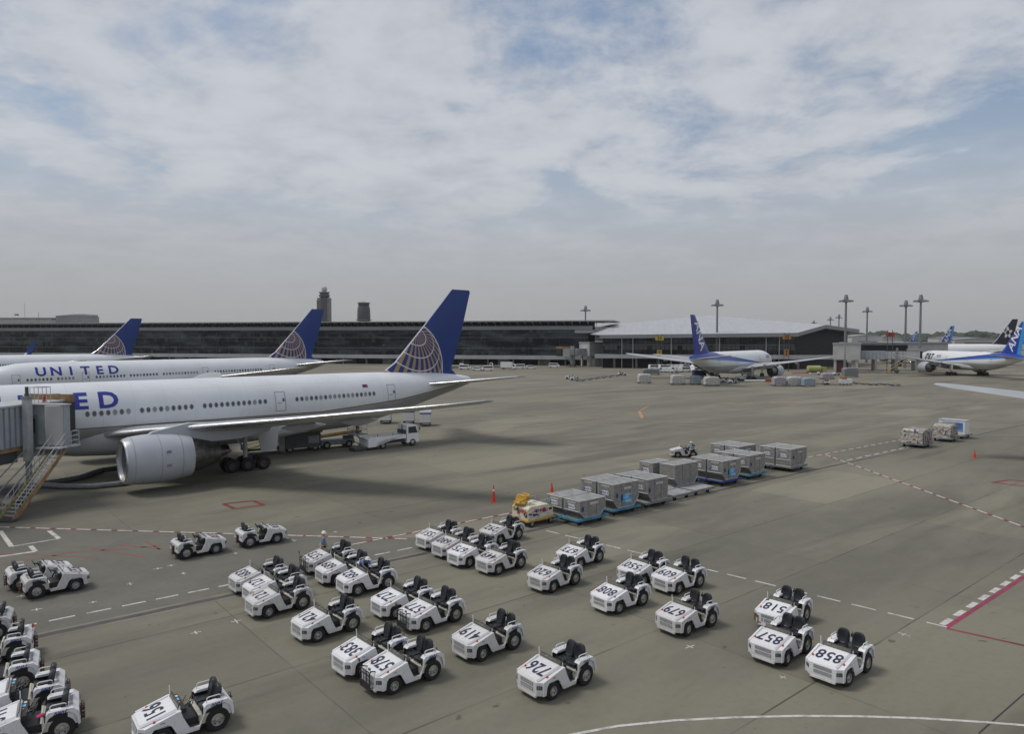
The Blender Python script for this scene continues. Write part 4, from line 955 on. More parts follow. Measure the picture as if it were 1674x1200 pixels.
# low building behind the left end of the terminal
t=thing('office_building','pale flat building rising behind the terminal roof at the far left','building',atd(60,552,470)*Vector((1,1,0)) if False else Vector((atd(60,552,470).x,470,0)))
q=MB(); q.bb((-34,0,0),(10,30,25.0),'pale wall'); q.bb((14,-2,0),(29.5,20,26.6),'roof grey'); q.bb((10,0,0),(14.2,20,24),'pale wall'); q.build('wall',t)
q=MB(); q.bb((-34.5,-.6,25),(10.5,30,25.6),'roof grey'); q.prism([(12.5,26.6),(30,26.6),(30,27.9),(24,27.6)],-2.4,18,'walkway white'); q.build('roof',t)
q=MB(); q.tube([(-8,1,25.5),(-8,1,35)],.08,'mast grey',5); q.tube([(1,1,25.5),(1,1,29)],.12,'mast grey',5); q.box((-14,2,27.5),(2.2,1,1),'mast grey'); q.build('roof_aerial',t)
# control towers
def tower(name,label,px,ytop,h,shape):
    d=(h-H)*F_PX/(552-ytop); X=atd(px,552,d).x; t=thing(name,label,'control tower',(X,d,0),0,None)
    if shape==0:
        q=MB(); q.bb((-8.3,-7,0),(8.3,7,h-17),'tower concrete'); q.bb((-3.5,-7.4,0),(5.5,-7,h-17),'tower dark'); q.build('shaft',t)
        q=MB(); q.bb((-9.2,-7.5,h-40),(-8.3,-3,h-20),'tower concrete')
        for i in range(3): q.bb((-7.6,-7.15,h-24-i*4),(-5.4,-7,h-22-i*4),'tower dark')
        q.build('vent',t)
        q=MB(); q.lathe([(h-17,5),(h-15,7.6),(h-13,7.8),(h-12.5,6.5),(h-11,6.3),(h-9.5,7.6)],'tower dark','z',20,cap=True); q.build('cab',t)
        q=MB(); q.lathe([(h-9.5,7.8),(h-8.6,7.8),(h-8.6,5)],'tower concrete','z',20,cap=True); q.build('cab_roof',t)
        q=MB(); q.lathe([(h-8.6,2.2),(h-6.5,3.8),(h-3.5,4.2),(h-1,2.8),(h,.1)],'walkway white','z',18); q.build('radome',t)
        q=MB(); q.bb((8.3,-5,0),(12,3,h-58),'tower dark'); q.bb((12,-3,0),(18,3,h-62),'tower dark'); q.build('annex',t)
    else:
        q=MB(); q.lathe([(0,8.2),(h-26,8.2),(h-24,8.8),(h-12,8.4),(h-8,7.4)],'tower dark','z',10,cap=True); q.build('shaft',t)
        q=MB(); q.lathe([(h-8,7.2),(h-4,7.8)],'vehicle glass','z',10); q.lathe([(h-4,8.4),(h-3,8.4),(h-3,6)],'tower concrete','z',10,cap=True); q.build('cab',t)
        q=MB(); q.lathe([(h-27,9.2),(h-26.4,10.6),(h-25.6,10.6)],'tower concrete','z',10); q.build('gallery',t)
        q=MB(); q.tube([(-2,0,h-3),(-2,0,h)],.2,'mast grey',5); q.tube([(1,0,h-3),(1,0,h-1)],.5,'walkway white',6); q.build('aerial',t)
tower('control_tower','tall control tower with a white radome on its cab, rising above the terminal roof',531,468,87,0)
tower('control_tower','shorter dark round control tower right of the taller one',595,491,62,1)
# light masts
def mast_meshes():
    q=MB(); q.lathe([(0,.62),(.8,.55),(26,.34)],'mast grey','z',12,cap=True); po=q.mesh('pole')
    q=MB(); q.lathe([(25.2,.6),(25.4,.8),(26.9,.8),(27.4,.6),(28,.5)],'mast grey','z',12,cap=True)
    for i in range(6): a=PI*i/3+.2; q.tube([(0,0,26),(1.9*math.cos(a),1.9*math.sin(a),26)],.14,'mast grey',6)
    hd=q.mesh('lamp_ring'); q=MB(); q.box((0,0,0),(.9,.75,.5),'mast grey',top=(.7,.7)); q.box((0,0,-.27),(.7,.6,.06),'headlamp'); return po,hd,q.mesh('floodlight')
MM=mast_meshes()
for i,(px,yt,lab) in enumerate([(957,500,'standing before the right end of the dark glass terminal'),(1172,490,'standing behind the tail of the aircraft with its back to us'),(1382,482,'tallest one beside the right end of the white roof'),(1417,502,'slender one right of the white roofed terminal'),(1480,491,'left one of the close pair above the blue tails'),(1504,482,'right and taller one of the close pair above the blue tails'),(1371,514,'small distant one rising behind the roof edge'),(1357,518,'small distant one left of its twin behind the roof edge'),(1330,524,'smallest one, barely clearing the white roof')]):
    d=(28-H)*F_PX/(552-yt)
    t=thing('light_mast','grey floodlight mast, '+lab,'light mast',(atd(px,552,d).x,d,0),random.uniform(0,1),'apron floodlight masts')
    child('pole',MM[0],t); r_=child('lamp_ring',MM[1],t)
    for j in range(6): a=PI*j/3+.2; child('floodlight',MM[2],r_,(2.0*math.cos(a),2.0*math.sin(a),25.7))
# gate number signs on posts
def gate_sign(label,px,py,d,txt,k,hh=1.6,ww=3.2,low=True):
    c=atd(px,py,d); t=thing('gate_sign',label,'sign',(c.x,c.y,0),0,'gate number signs'); q=MB()
    for s in(-.9,.9): q.tube([(s,0,0),(s,0,c.z+hh)],.12,'dark grey metal',6)
    q.build('post',t); q=MB(); q.bb((-ww/2,-.25,c.z-hh/2),(ww/2,-.12,c.z+hh/2),k); q.build('board',t)
    q=MB(); put_text(q,txt,hh*1.1,'black plastic',frame((0,-.27,c.z),(1,0,0),(0,0,1)),bold=.03); q.build('gate_number',t)
    if low: q=MB(); q.bb((-.9,-.25,c.z-7.2),(.9,-.12,c.z-4.6),k); q.bb((-.6,-.27,c.z-5.3),(.6,-.255,c.z-5.0),'black plastic'); q.bb((-.15,-.27,c.z-6.9),(.15,-.255,c.z-5.3),'black plastic'); q.build('lower_board',t)
gate_sign('yellow gate sign left of the tail with its back to us',1078,553,280,'34','sign yellow')
gate_sign('orange gate sign near the right end of the white roof',1286,551,270,'32','orange paint')
gate_sign('red gate sign above the boarding bridge at right',1455,547,258,'31','sign red',low=False)
# ---------------------------------------------------------------- boarding bridges far away
def far_bridge(label,px0,px1,d,ybase,side,label_grp='boarding bridges'):
    """px0: rotunda end, px1: cab end"""
    a=Vector((atd(px0,552,d).x,d,0)); b_=Vector((atd(px1,552,d-10).x,d-10,0)); L=(b_-a).length; rz=math.atan2(b_.y-a.y,b_.x-a.x)
    t=thing('boarding_bridge',label,'boarding bridge',a,rz,label_grp)
    q=MB(); q.bb((-4.5,-3.4,4.6),(4.5,3.4,10.2),'pale wall'); q.bb((-4.7,-3.6,10.2),(4.7,3.6,10.7),'roof grey'); q.build('rotunda',t)
    for x in(-3.8,3.4): 
        for y in(-2.8,2.8): q=MB(); q.bb((x-.35,y-.35,0),(x+.35,y+.35,4.6),'concrete light'); q.build('pier',t)
    q=MB(); q.bb((-3.2,-2.7,0),(.5,2.5,3.6),'rust red' if side>0 else 'pale wall'); q.build('service_room',t)
    q=MB(); q.bb((4.5,-1.5,4.9),(L*.55,1.5,7.9),'bridge blue grey'); q.bb((L*.5,-1.25,5.1),(L-3,1.25,7.6),'light grey metal')
    for i in range(int((L-7.5)/1.2)): q.bb((4.6+i*1.2,-1.56 if i*1.2<L*.5-4 else -1.3,5.0),(4.75+i*1.2,-1.5 if i*1.2<L*.5-4 else -1.25,7.6),'mid grey metal')
    q.build('tunnel',t)
    q=MB(); q.bb((L-3,-2,4.6),(L+.8,2,8.2),'pale wall'); q.bb((L-3.2,-2.2,8.2),(L+1.4,2.2,8.6),'orange paint' if side<0 else 'roof grey'); q.bb((L+.8,-1.8,4.8),(L+1.5,1.8,7.8),'dark recess'); q.build('cab',t)
    q=MB(); q.bb((L-6.5,-1.3,1.0),(L-5.9,1.3,9.0),'mid grey metal'); q.bb((L-7,-2,.5),(L-5.4,2,1.1),'dark grey metal')
    sp=q.build('lift_column',t)
    for s in(-1,1): put_wheel(t,WC,(L-6.2,s*1.6,.32))
    q=MB(); n_=12
    for s in(-.45,.45): q.tube([(L-3.5,-2.5+s,4.7),(L-10,-2.5+s,.2)],.1,'yellow paint' if side>0 else 'light grey metal',5); q.tube([(L-3.5,-2.5+s,5.8),(L-10,-2.5+s,1.3)],.05,'light grey metal',5)
    for i in range(n_): f=i/n_; q.box((L-3.5-6.5*f,-2.5,4.6-4.4*f),(.3,.9,.05),'mid grey metal')
    q.build('stairs',t)
far_bridge('blue grey boarding bridge with an open cab, in front of the long dark terminal',968,918,318,603,-1)
far_bridge('pale boarding bridge reaching towards the aircraft with the big number on its nose',1385,1500,262,607,1)
# elevated link beside it
t=thing('gate_corridor','long dark glazed corridor on piers behind the boarding bridge at right','building',(atd(1400,552,275).x,275,0),-.05)
q=MB(); q.bb((-3,0,6.0),(34,5,10.4),'pale wall'); q.build('wall',t); q=MB(); q.bb((0,-.25,7.6),(19,0,9.8),'dark recess'); q.build('window_band',t); q=MB(); q.bb((-4,-.8,10.4),(35,6,10.9),'roof grey'); q.build('roof',t)
for i in range(5): q=MB(); q.bb((i*7.5,1,0),(i*7.5+.8,4,6),'concrete light'); q.build('pier',t)
# ---------------------------------------------------------------- distant land
m,n,b=nt('far trees'); g=G(n); p=g.geo(); c=g.mix(g.rng(g.noise(p,.05,5,.7),.35,.68),(.035,.048,.035),(.075,.09,.062)); n.links.new(c,b.inputs['Base Color']); b.inputs['Roughness'].default_value=1; M['far trees']=m
rnd=random.Random(3); tb=MB()
ico=bmesh.new(); bmesh.ops.create_icosphere(ico,subdivisions=2,radius=1); iv=[v.co.copy() for v in ico.verts]; ifc=[[q.index for q in f.verts] for f in ico.faces]; ico.free()
for i in range(620):
    X=rnd.uniform(560,1500); Y=rnd.uniform(1480,1620); r=rnd.uniform(5,11); zc=rnd.uniform(5,19)
    sx=rnd.uniform(1.0,1.9)
    tb.add([(X+v.x*r*sx*(1+rnd.uniform(-.25,.25)),Y+v.y*r,max(0,zc*(.55+.45*math.sin(X*.011)**2)+v.z*r*(1+rnd.uniform(-.3,.3)))) for v in iv],ifc,'far trees')
for i in range(200):
    X=rnd.uniform(560,1500); Y=1475; r=rnd.uniform(5,8); tb.add([(X+v.x*r*2.2,Y+v.y*r,max(0,3+v.z*r)) for v in iv],ifc,'far trees')
tag(tb.build('distant_forest'),'dark green wood along the horizon behind the blue tails','forest',kind='stuff')
hb=[(1418,548,700,30,5,'pale wall'),(1445,550,780,40,5,'concrete light'),(1575,551,900,60,4,'pale wall'),(1465,549,820,24,6,'mid grey metal'),(1600,553,760,50,3,'concrete light')]
for i,(px,yt,d,wd,dp,k) in enumerate(hb):
    z=H+(552-yt)*d/F_PX; t=thing('far_hangar',['low pale hangar left of the slender mast on the horizon','wide concrete coloured shed beyond the bridge corridor','pale hangar below the dark wood','narrow grey hangar behind the red gate sign','flat concrete shed behind the white fuselages'][i],'hangar',(atd(px,552,d).x,d,0)); q=MB(); q.bb((-wd/2,0,0),(wd/2,25,z-1),k); q.build('wall',t); q=MB(); q.prism([(-wd/2-1,z-1),(0,z+.6),(wd/2+1,z-1)],-.5,26,'roof grey'); q.build('roof',t); q=MB(); q.bb((-wd*.3,-.2,0),(wd*.3,0,z*.6),'dark grey metal'); q.build('door',t)
# ================================================================ AIRCRAFT PLACEMENT
GRP_U='white airliners with globe tails parked side by side at left'
WN=[(8.4,7),(12.6,5),(18.2,9),(23.5,9),(28.95,12),(38.15,18)]
LET=[(c,1.88,'united blue',15.6+(i-2.5)*2.12,7.07,dict(bold=.06,sx=1.18)) for i,c in enumerate('UNITED')]
P('united blue',(.012,.022,.26),.4)
A1=airliner('airliner','nearest white airliner with a blue globe tail, its engine and wing towards us',(-52.97,51.5,0),R(40.9),'globe body','globe tail',GRP_U,windows=[(19.2,7),(23.5,9),(28.95,12),(38.15,18)],doors=(16.6,36.4,49.6),letters=LET)
q=MB(); conform(q,[(-.32,-.16),(.32,-.16),(.32,.16),(-.32,.16)],[(0,1,2,3)],'marking red',46.3,7.25); conform(q,[(-.32,0),(0,0),(0,.16),(-.32,.16)],[(0,1,2,3)],'united blue',46.3,7.25,off=.03); q.build('flag',A1)
airliner('airliner','second white airliner with a blue globe tail, its full name showing above the nearest one',(-84.5,109.9,0),R(45.3),'globe body','globe tail',GRP_U,windows=WN,doors=(6.9,16.6,36.4,49.6),letters=LET)
airliner('airliner','third white airliner with a blue globe tail, a blue winglet showing behind its body',(-148,157,0),R(44),'globe body','globe tail',GRP_U,scale=(1,1,.96),detail=1,windows=[(12.6,5),(24.35,9),(29.75,12)],winglet='tail blue deep')
ANA=[('ANA',4.1,'white plain',57.5,13.3,R(62),dict(bold=.07,shear=.12))]
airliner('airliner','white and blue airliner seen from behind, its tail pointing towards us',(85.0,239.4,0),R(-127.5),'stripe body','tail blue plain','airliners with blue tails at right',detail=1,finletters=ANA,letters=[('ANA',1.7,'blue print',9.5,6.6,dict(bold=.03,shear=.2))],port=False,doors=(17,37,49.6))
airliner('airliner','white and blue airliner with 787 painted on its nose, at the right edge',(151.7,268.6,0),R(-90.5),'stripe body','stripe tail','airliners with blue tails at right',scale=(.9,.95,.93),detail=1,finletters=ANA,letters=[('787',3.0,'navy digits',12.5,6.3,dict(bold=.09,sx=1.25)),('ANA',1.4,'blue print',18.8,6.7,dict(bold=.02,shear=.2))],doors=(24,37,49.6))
def tail_at(px,ytip,d,rz,**kw):
    X=atd(px,552,d).x; return (X-61*math.cos(rz)*kw.get('kx',1),d-61*math.sin(rz)*kw.get('kx',1),0)
for (px,yt,rz,lab,body,tail,fl) in [(1556,533,R(24),'white airliner with a blue lettered tail rising right of the pair of masts','stripe body','stripe tail',ANA),(1498,542,R(24),'distant white airliner with its blue tail between the two close masts','stripe body','stripe tail',ANA),(1404,550,R(26),'farthest airliner, a small blue tail left of the slender mast','stripe body','stripe tail',ANA),(1657,526,R(13),'long white airliner with a dark tail bearing a white star, behind the right one','white body','star tail',[])]:
    M.setdefault('star tail',M['tail blue deep'])
    if tail=='star tail' and 'star navy' not in M: P('star navy',(.010,.010,.028),.4,var=.05)
    dd=(18.6-H)*F_PX/(552-yt)
    sc=None
    if tail=='star tail': tail='star navy'; sc=(1.1,1.1,1.13); dd=330
    o=airliner('airliner',lab,tail_at(px,yt,dd,rz,kx=(sc or (1,))[0]),rz,body,tail,'distant airliners beyond the bridges at right',detail=0,finletters=fl,scale=sc)
    if tail=='star navy':
        q=MB()
        for k_ in range(5):
            a=PI/2+2*PI*k_/5; c0=Vector((1.5*math.cos(a),1.5*math.sin(a))); pts=[(57.6+c0.x+1.0*rr*math.cos(a+s),13.2+c0.y+1.0*rr*math.sin(a+s)) for rr,s in((1.1,0),(.7,1.1),(.9,2.4),(.9,-2.4),(.7,-1.1))]
            q.add([(x,-fin_half(x,z)-.05,z) for x,z in pts],[tuple(range(5))],'white plain')
        q.build('star_emblem',o)
# wing of the airliner standing off to the right
tip=atd(1531,629,0) if False else at(1531,629,7.6)
nx,ny=41.2,-30.4   # starboard tip in local frame is (+x,+y); nose points towards the viewer's right
rz_=R(-138.7)
cx,sx_=math.cos(rz_),math.sin(rz_)
# starboard tip world = loc + R*(41.2,30.4)
loc=Vector((tip.x-(41.2*cx+30.4*sx_),tip.y-(41.2*sx_-30.4*cx),0))
airliner('airliner','airliner outside the right edge, only its grey wing tip reaching into view',loc,rz_,'globe body','globe tail','airliners standing alone',detail=0)
# ================================================================ TRACTORS
SPEC=[ # fx,fy,rx,ry,num,bar
(900,1144,957,1119,'726',0),(1120,1041,1163.8,1023.8,'679',0),(1008.8,1004.5,1051,990,'808',0),(901,969.5,941,955.8,'620',0),(944,931,981,918.8,'673',0),(1048,959,1086,946,'550',0),(1106,972.5,1144,960,'609',0),
(1381.7,1122.6,1416.5,1098,'858',0),(1280,1090.5,1320,1066,'857',0),(1284,1036,1320,1013.5,'518',0),(786.7,1080.8,839.5,1061.6,'419',0),(641.5,1134.8,707,1111,'578',1),(591,1108,652,1086,'383',0),(693,1034,746,1016.5,'577',1),
(645,1013,697,998,'727',0),(583,975,635,963,'682',0),(547.5,958,598,946.5,'689',0),(523.5,939.5,573,928.5,'573',1),(518.3,1050,576,1032,'421',0),(436.8,1011.4,496,996,'121',0),(431.5,988,486,974.5,'127',0),(409,971.5,460,959.5,'683',0),
(812,940.7,852,928.8,'449',0),(763.5,928.8,805,917,'675',0),(736.5,914,777,903.2,'680',0),(709,900.5,749,890,'551',0),(813,891.5,850,881,'292',0),(266,1222,354,1194,'156',0)]
LAB={'726':'standing alone at the bottom centre','858':'rightmost in the front row','857':'left of the rightmost one','518':'behind 857, with rusty front edges','578':'with a black bull bar in the front row','577':'with a black bull bar in the middle of the pack','573':'with a black bull bar, beside the standing worker','156':'older and alone at the bottom left'}
for fx,fy,rx,ry,num,bar in SPEC:
    l,a=tr_px(fx,fy,rx,ry)
    tractor('white tow tractor numbered %s%s'%(num,', '+LAB[num] if num in LAB else ''),l,a,num,bool(bar),steer=random.uniform(-10,10))
for i,(rx,ry,fx,fy,num,lab) in enumerate([(58.5,979.5,124.5,966,'553','with its back to us, front one of the left pair'),(31.5,967,99,953.5,'551','with its back to us, rear one of the left pair'),(303,915,354,905.2,'530','facing away, just below the red and white dashed line'),(407.5,896,453,888,'536','facing away, rightmost of those with visible hitches')]):
    l,a=tr_px(fx,fy,rx,ry,-1); tractor('white tow tractor '+lab,l,a,num)
# pack cut by the left edge
for (x,y,a_,lab,bc) in [(102,1209,211,'with a pink cloth inside, nearest of the lower left pack',0),(80,1168,211,'in the middle of the lower left pack',0),(38,1130,211,'directly below the one with the orange beacon',0),(29,1083,209,'with an orange beacon and brown hitch, at the left edge',1),(-4,1048,209,'directly above the one with the orange beacon',0)]:
    p=at(x,y); a=R(a_); u=Vector((math.cos(a),math.sin(a),0)); l_=Vector((-u.y,u.x,0))
    t=tractor('white tow tractor '+lab,p+u*.77-l_*.57,a,'3%d1'%(x%7),beacon=bool(bc))
    if 'pink' in lab: child('cleaning_cloth',TP['cloth'],t)
# the driven tractor and its driver
l,a=tr_px(1106,748.5,1134.8,748.5); dt=tractor('white tow tractor being driven past the containers by a worker',l,a,None,group='tow tractors with a driver',steer=6)
u=Vector((math.cos(a),math.sin(a),0)); lf_=Vector((-u.y,u.x,0))
person('worker in a light blue shirt and white helmet driving the moving tow tractor',l-u*.60+lf_*.27+Vector((0,0,.74)),a,'sit')
# standing worker, bending worker
p=at(529,919); person('worker in a blue shirt and white helmet standing behind tractor 573',p,R(15),'stand')
l,a=tr_px(583,975,635,963); u=Vector((math.cos(a),math.sin(a),0)); person('worker in a light blue shirt bending over the far side of tractor 682',l-u*.15-Vector((-u.y,u.x,0))*1.25,a+PI/2+R(15),'bend')
# ================================================================ CONTAINER TRAIN
ta=R(40); tu=Vector((math.cos(ta),math.sin(ta),0)); tn=Vector((-math.sin(ta),math.cos(ta),0))
def dolly_px(x,y,label,col='mid grey metal',L=3.0,W=3.3,grp='container dollies in the long train',a=ta):
    """x,y: ground pixel below the dolly's near front corner (towards us, lower left end)"""
    p=at(x,y); u=Vector((math.cos(a),math.sin(a),0)); nn=Vector((-u.y,u.x,0)); c=p+u*L/2+nn*W/2
    dolly(label,c,a,col,L,W,grp); return c
def pair(c,labs,low=False,posters=(None,'plain'),cut=(1,1),Lc=2.44,Hh=1.62,a=ta,both=True):
    u=Vector((math.cos(a),math.sin(a),0)); nn=Vector((-u.y,u.x,0))
    for i,s in enumerate((1,-1)):
        if labs[i] is None: continue
        container(labs[i],c+nn*s*.84+Vector((0,0,.52)),a,Lc,1.50,Hh,low,posters[i],cut)
c=dolly_px(944,863,'light blue dolly under the two low containers at the near end','blue dolly paint'); pair(c,('low grey container, far one of the two at the near end of the train','low grey container nearest the sticker covered cart, sloping at both lower ends'),True,(None,'plain'),Hh=1.16,Lc=2.5)
c=dolly_px(1001,846,'light blue dolly under the tall container with the bright blue poster','blue dolly paint'); pair(c,('tall grey container hidden behind the one with the bright blue poster','tall grey container with a bright blue poster, second row of the train'),False,(None,'blue'),Lc=2.7,Hh=1.72)
c=dolly_px(1055,834,'grey dolly under the third row of containers'); pair(c,('grey container at the back of the third row','grey container of the third row, plain with one dark blue mark'),posters=(None,'plain'),cut=(1,0),Lc=2.3)
dolly_px(1102,821,'empty grey dolly with bare rollers behind the third row',L=2.5)
c=dolly_px(1137,812,'empty looking grey roller dolly below the long dull container',L=2.6)
container('long dull grey container without markings in the middle of the train',c+tn*.95+Vector((0,0,.52)),ta,3.1,1.5,1.72,cut=(1,1),logo=False)
container('bright topped small container left of the long dull one',dolly_px(1098,806,'grey dolly half hidden behind the empty ones',L=2.2)+tn*1.0+Vector((0,0,.52)),ta,2.2,1.4,1.62)
c=dolly_px(1180,797,'dark blue dolly under the second poster container','dark blue paint'); pair(c,('grey container hidden behind the one on the dark blue dolly','grey container with a pale blue poster on a dark blue dolly'),posters=(None,'blue'),Lc=2.7)
c=dolly_px(1223,786,'light blue dolly under the plain container near the far end','blue dolly paint'); pair(c,('bright topped container beside the plain one near the far end','plain grey container on a light blue dolly near the far end'),posters=(None,'plain'),Lc=2.6)
c=dolly_px(1208,768,'dolly hidden behind the far end of the train'); pair(c,('pale container with white writing, leftmost of the pair behind the train','grey container with white writing behind the far end of the train'),posters=(None,'plain'),Lc=2.9)
c=dolly_px(1293,773,'last dolly of the train, with a pale edge'); pair(c,('left container of the separate pair at the far end','right container of the separate pair at the far end'),posters=(None,'plain'),cut=(0,1),Lc=2.9)
# sticker covered service cart
P('cart white',(.62,.58,.46),.55,var=.2,scale=3)
def service_cart(x,y):
    p=at(x,y); c=p+tu*1.0+tn*.9; t=thing('service_cart','small yellow framed cart with white panels covered in stickers and a yellow hose on top','service cart',c,ta)
    b=MB(); b.bb((-1.25,-.95,.36),(1.25,.95,.46),'yellow paint'); b.bb((-1.15,-.85,.46),(1.15,.85,.60),'cream paint'); b.build('frame',t)
    b=MB(); b.prism([(-1.12,.60),(1.12,.60),(1.12,1.18),(.7,1.34),(-.9,1.34),(-1.12,1.18)],-.82,.82,'cart white'); bx=b.build('housing',t)
    s=MB(); rr=random.Random(5)
    for T,wd in((frame((0,-.835,0),(1,0,0),(0,0,1)),1.0),(frame((-1.135,0,0),(0,-1,0),(0,0,1)),.7)):
        for i in range(13):
            s.box((rr.uniform(-wd,wd),rr.uniform(.66,1.15),0),(rr.uniform(.08,.26),rr.uniform(.06,.16),.008+i*.0007),rr.choice(['cone red','blue print','black plastic','orange paint','dark blue paint','red paint']),T)
        put_text(s,'GPU',.3,'red paint',T@Matrix.Translation((.3,.98,.012)),bold=.01); slash_logo(s,T@Matrix.Translation((-.3,1.02,.012)),.24)
    s.build('stickers',t)
    h=MB(); h.tube([(-.95+.012*i+.26*math.cos(i*1.1),.2+.5*math.sin(i*1.1),1.42+.018*i) for i in range(30)],.10,'yellow paint',8); h.tube([(-1.1,.4,1.5),(-1.4,.3,1.25),(-1.35,.2,1.0)],.08,'yellow paint',8); h.build('hose',t)
    h=MB(); h.tube([(-.9,-.7,1.42),(-.9,-.7,1.62),(.9,-.7,1.62),(.9,-.7,1.42)],.025,'light grey metal',6); h.tube([(-.9,.7,1.42),(-.9,.7,1.62),(.9,.7,1.62),(.9,.7,1.42)],.025,'light grey metal',6); h.build('top_rail',t)
    for xx in(-.85,.85):
        for s_ in(-1,1): put_wheel(t,WS,(xx,s_*.86,.22))
    h=MB(); h.tube([(1.25,0,.4),(2.0,0,.35)],.04,'yellow paint',6); h.build('drawbar',t)
WS=wheel_mesh(.22,.13,holes=False)
service_cart(867,863)
cone('tall slim red cone with a white band, alone in front of the nearest airliner',at(807,821),1.35,pole=True)
cone('red cone on open concrete at the right, below the netted cargo',at(1593,748),.75)
cone('orange cone peeping over the low containers at the near end of the train',at(902,806),.85)
# netted cargo train at right
for i,(x,y,lab,kk) in enumerate([(1490,732,'netted pile of mixed bags, nearest and leftmost of the right hand row','netted cargo'),(1537,722,'netted pile of mixed bags in the middle of the right hand row','netted cargo')]):
    c=dolly_px(x+18,y+2,'grey dolly under the '+('leftmost' if i==0 else 'middle')+' netted cargo at right',L=(3.1,2.6)[i],W=(2.5,2.3)[i],grp='dollies under the cargo at right')
    bag_load(lab,c+Vector((0,0,.52)),ta,(2.9,2.3)[i],(2.4,2.1)[i],1.62,group='netted cargo at right')
c=dolly_px(1574,719,'grey dolly with an empty tail under the blue and white container at right',L=3.4,W=3.0,grp='dollies under the cargo at right')
t=thing('insulated_container','white container with a large blue panel, last of the right hand row','freight container',c-tu*.3+Vector((0,0,.52)),ta); q=MB(); q.box((0,0,.85),(1.5,3.0,1.7),'white plain',bev=.04); q.build('shell',t); q=MB(); q.box((-.77,-.1,.95),(.02,2.3,1.05),'panel blue'); q.box((-.785,-.1,.5),(.02,2.3,.16),'poster blue'); q.build('blue_panel',t); q=MB(); q.box((0,0,1.73),(1.6,3.1,.07),'light grey metal',bev=.01); q.build('lid',t)
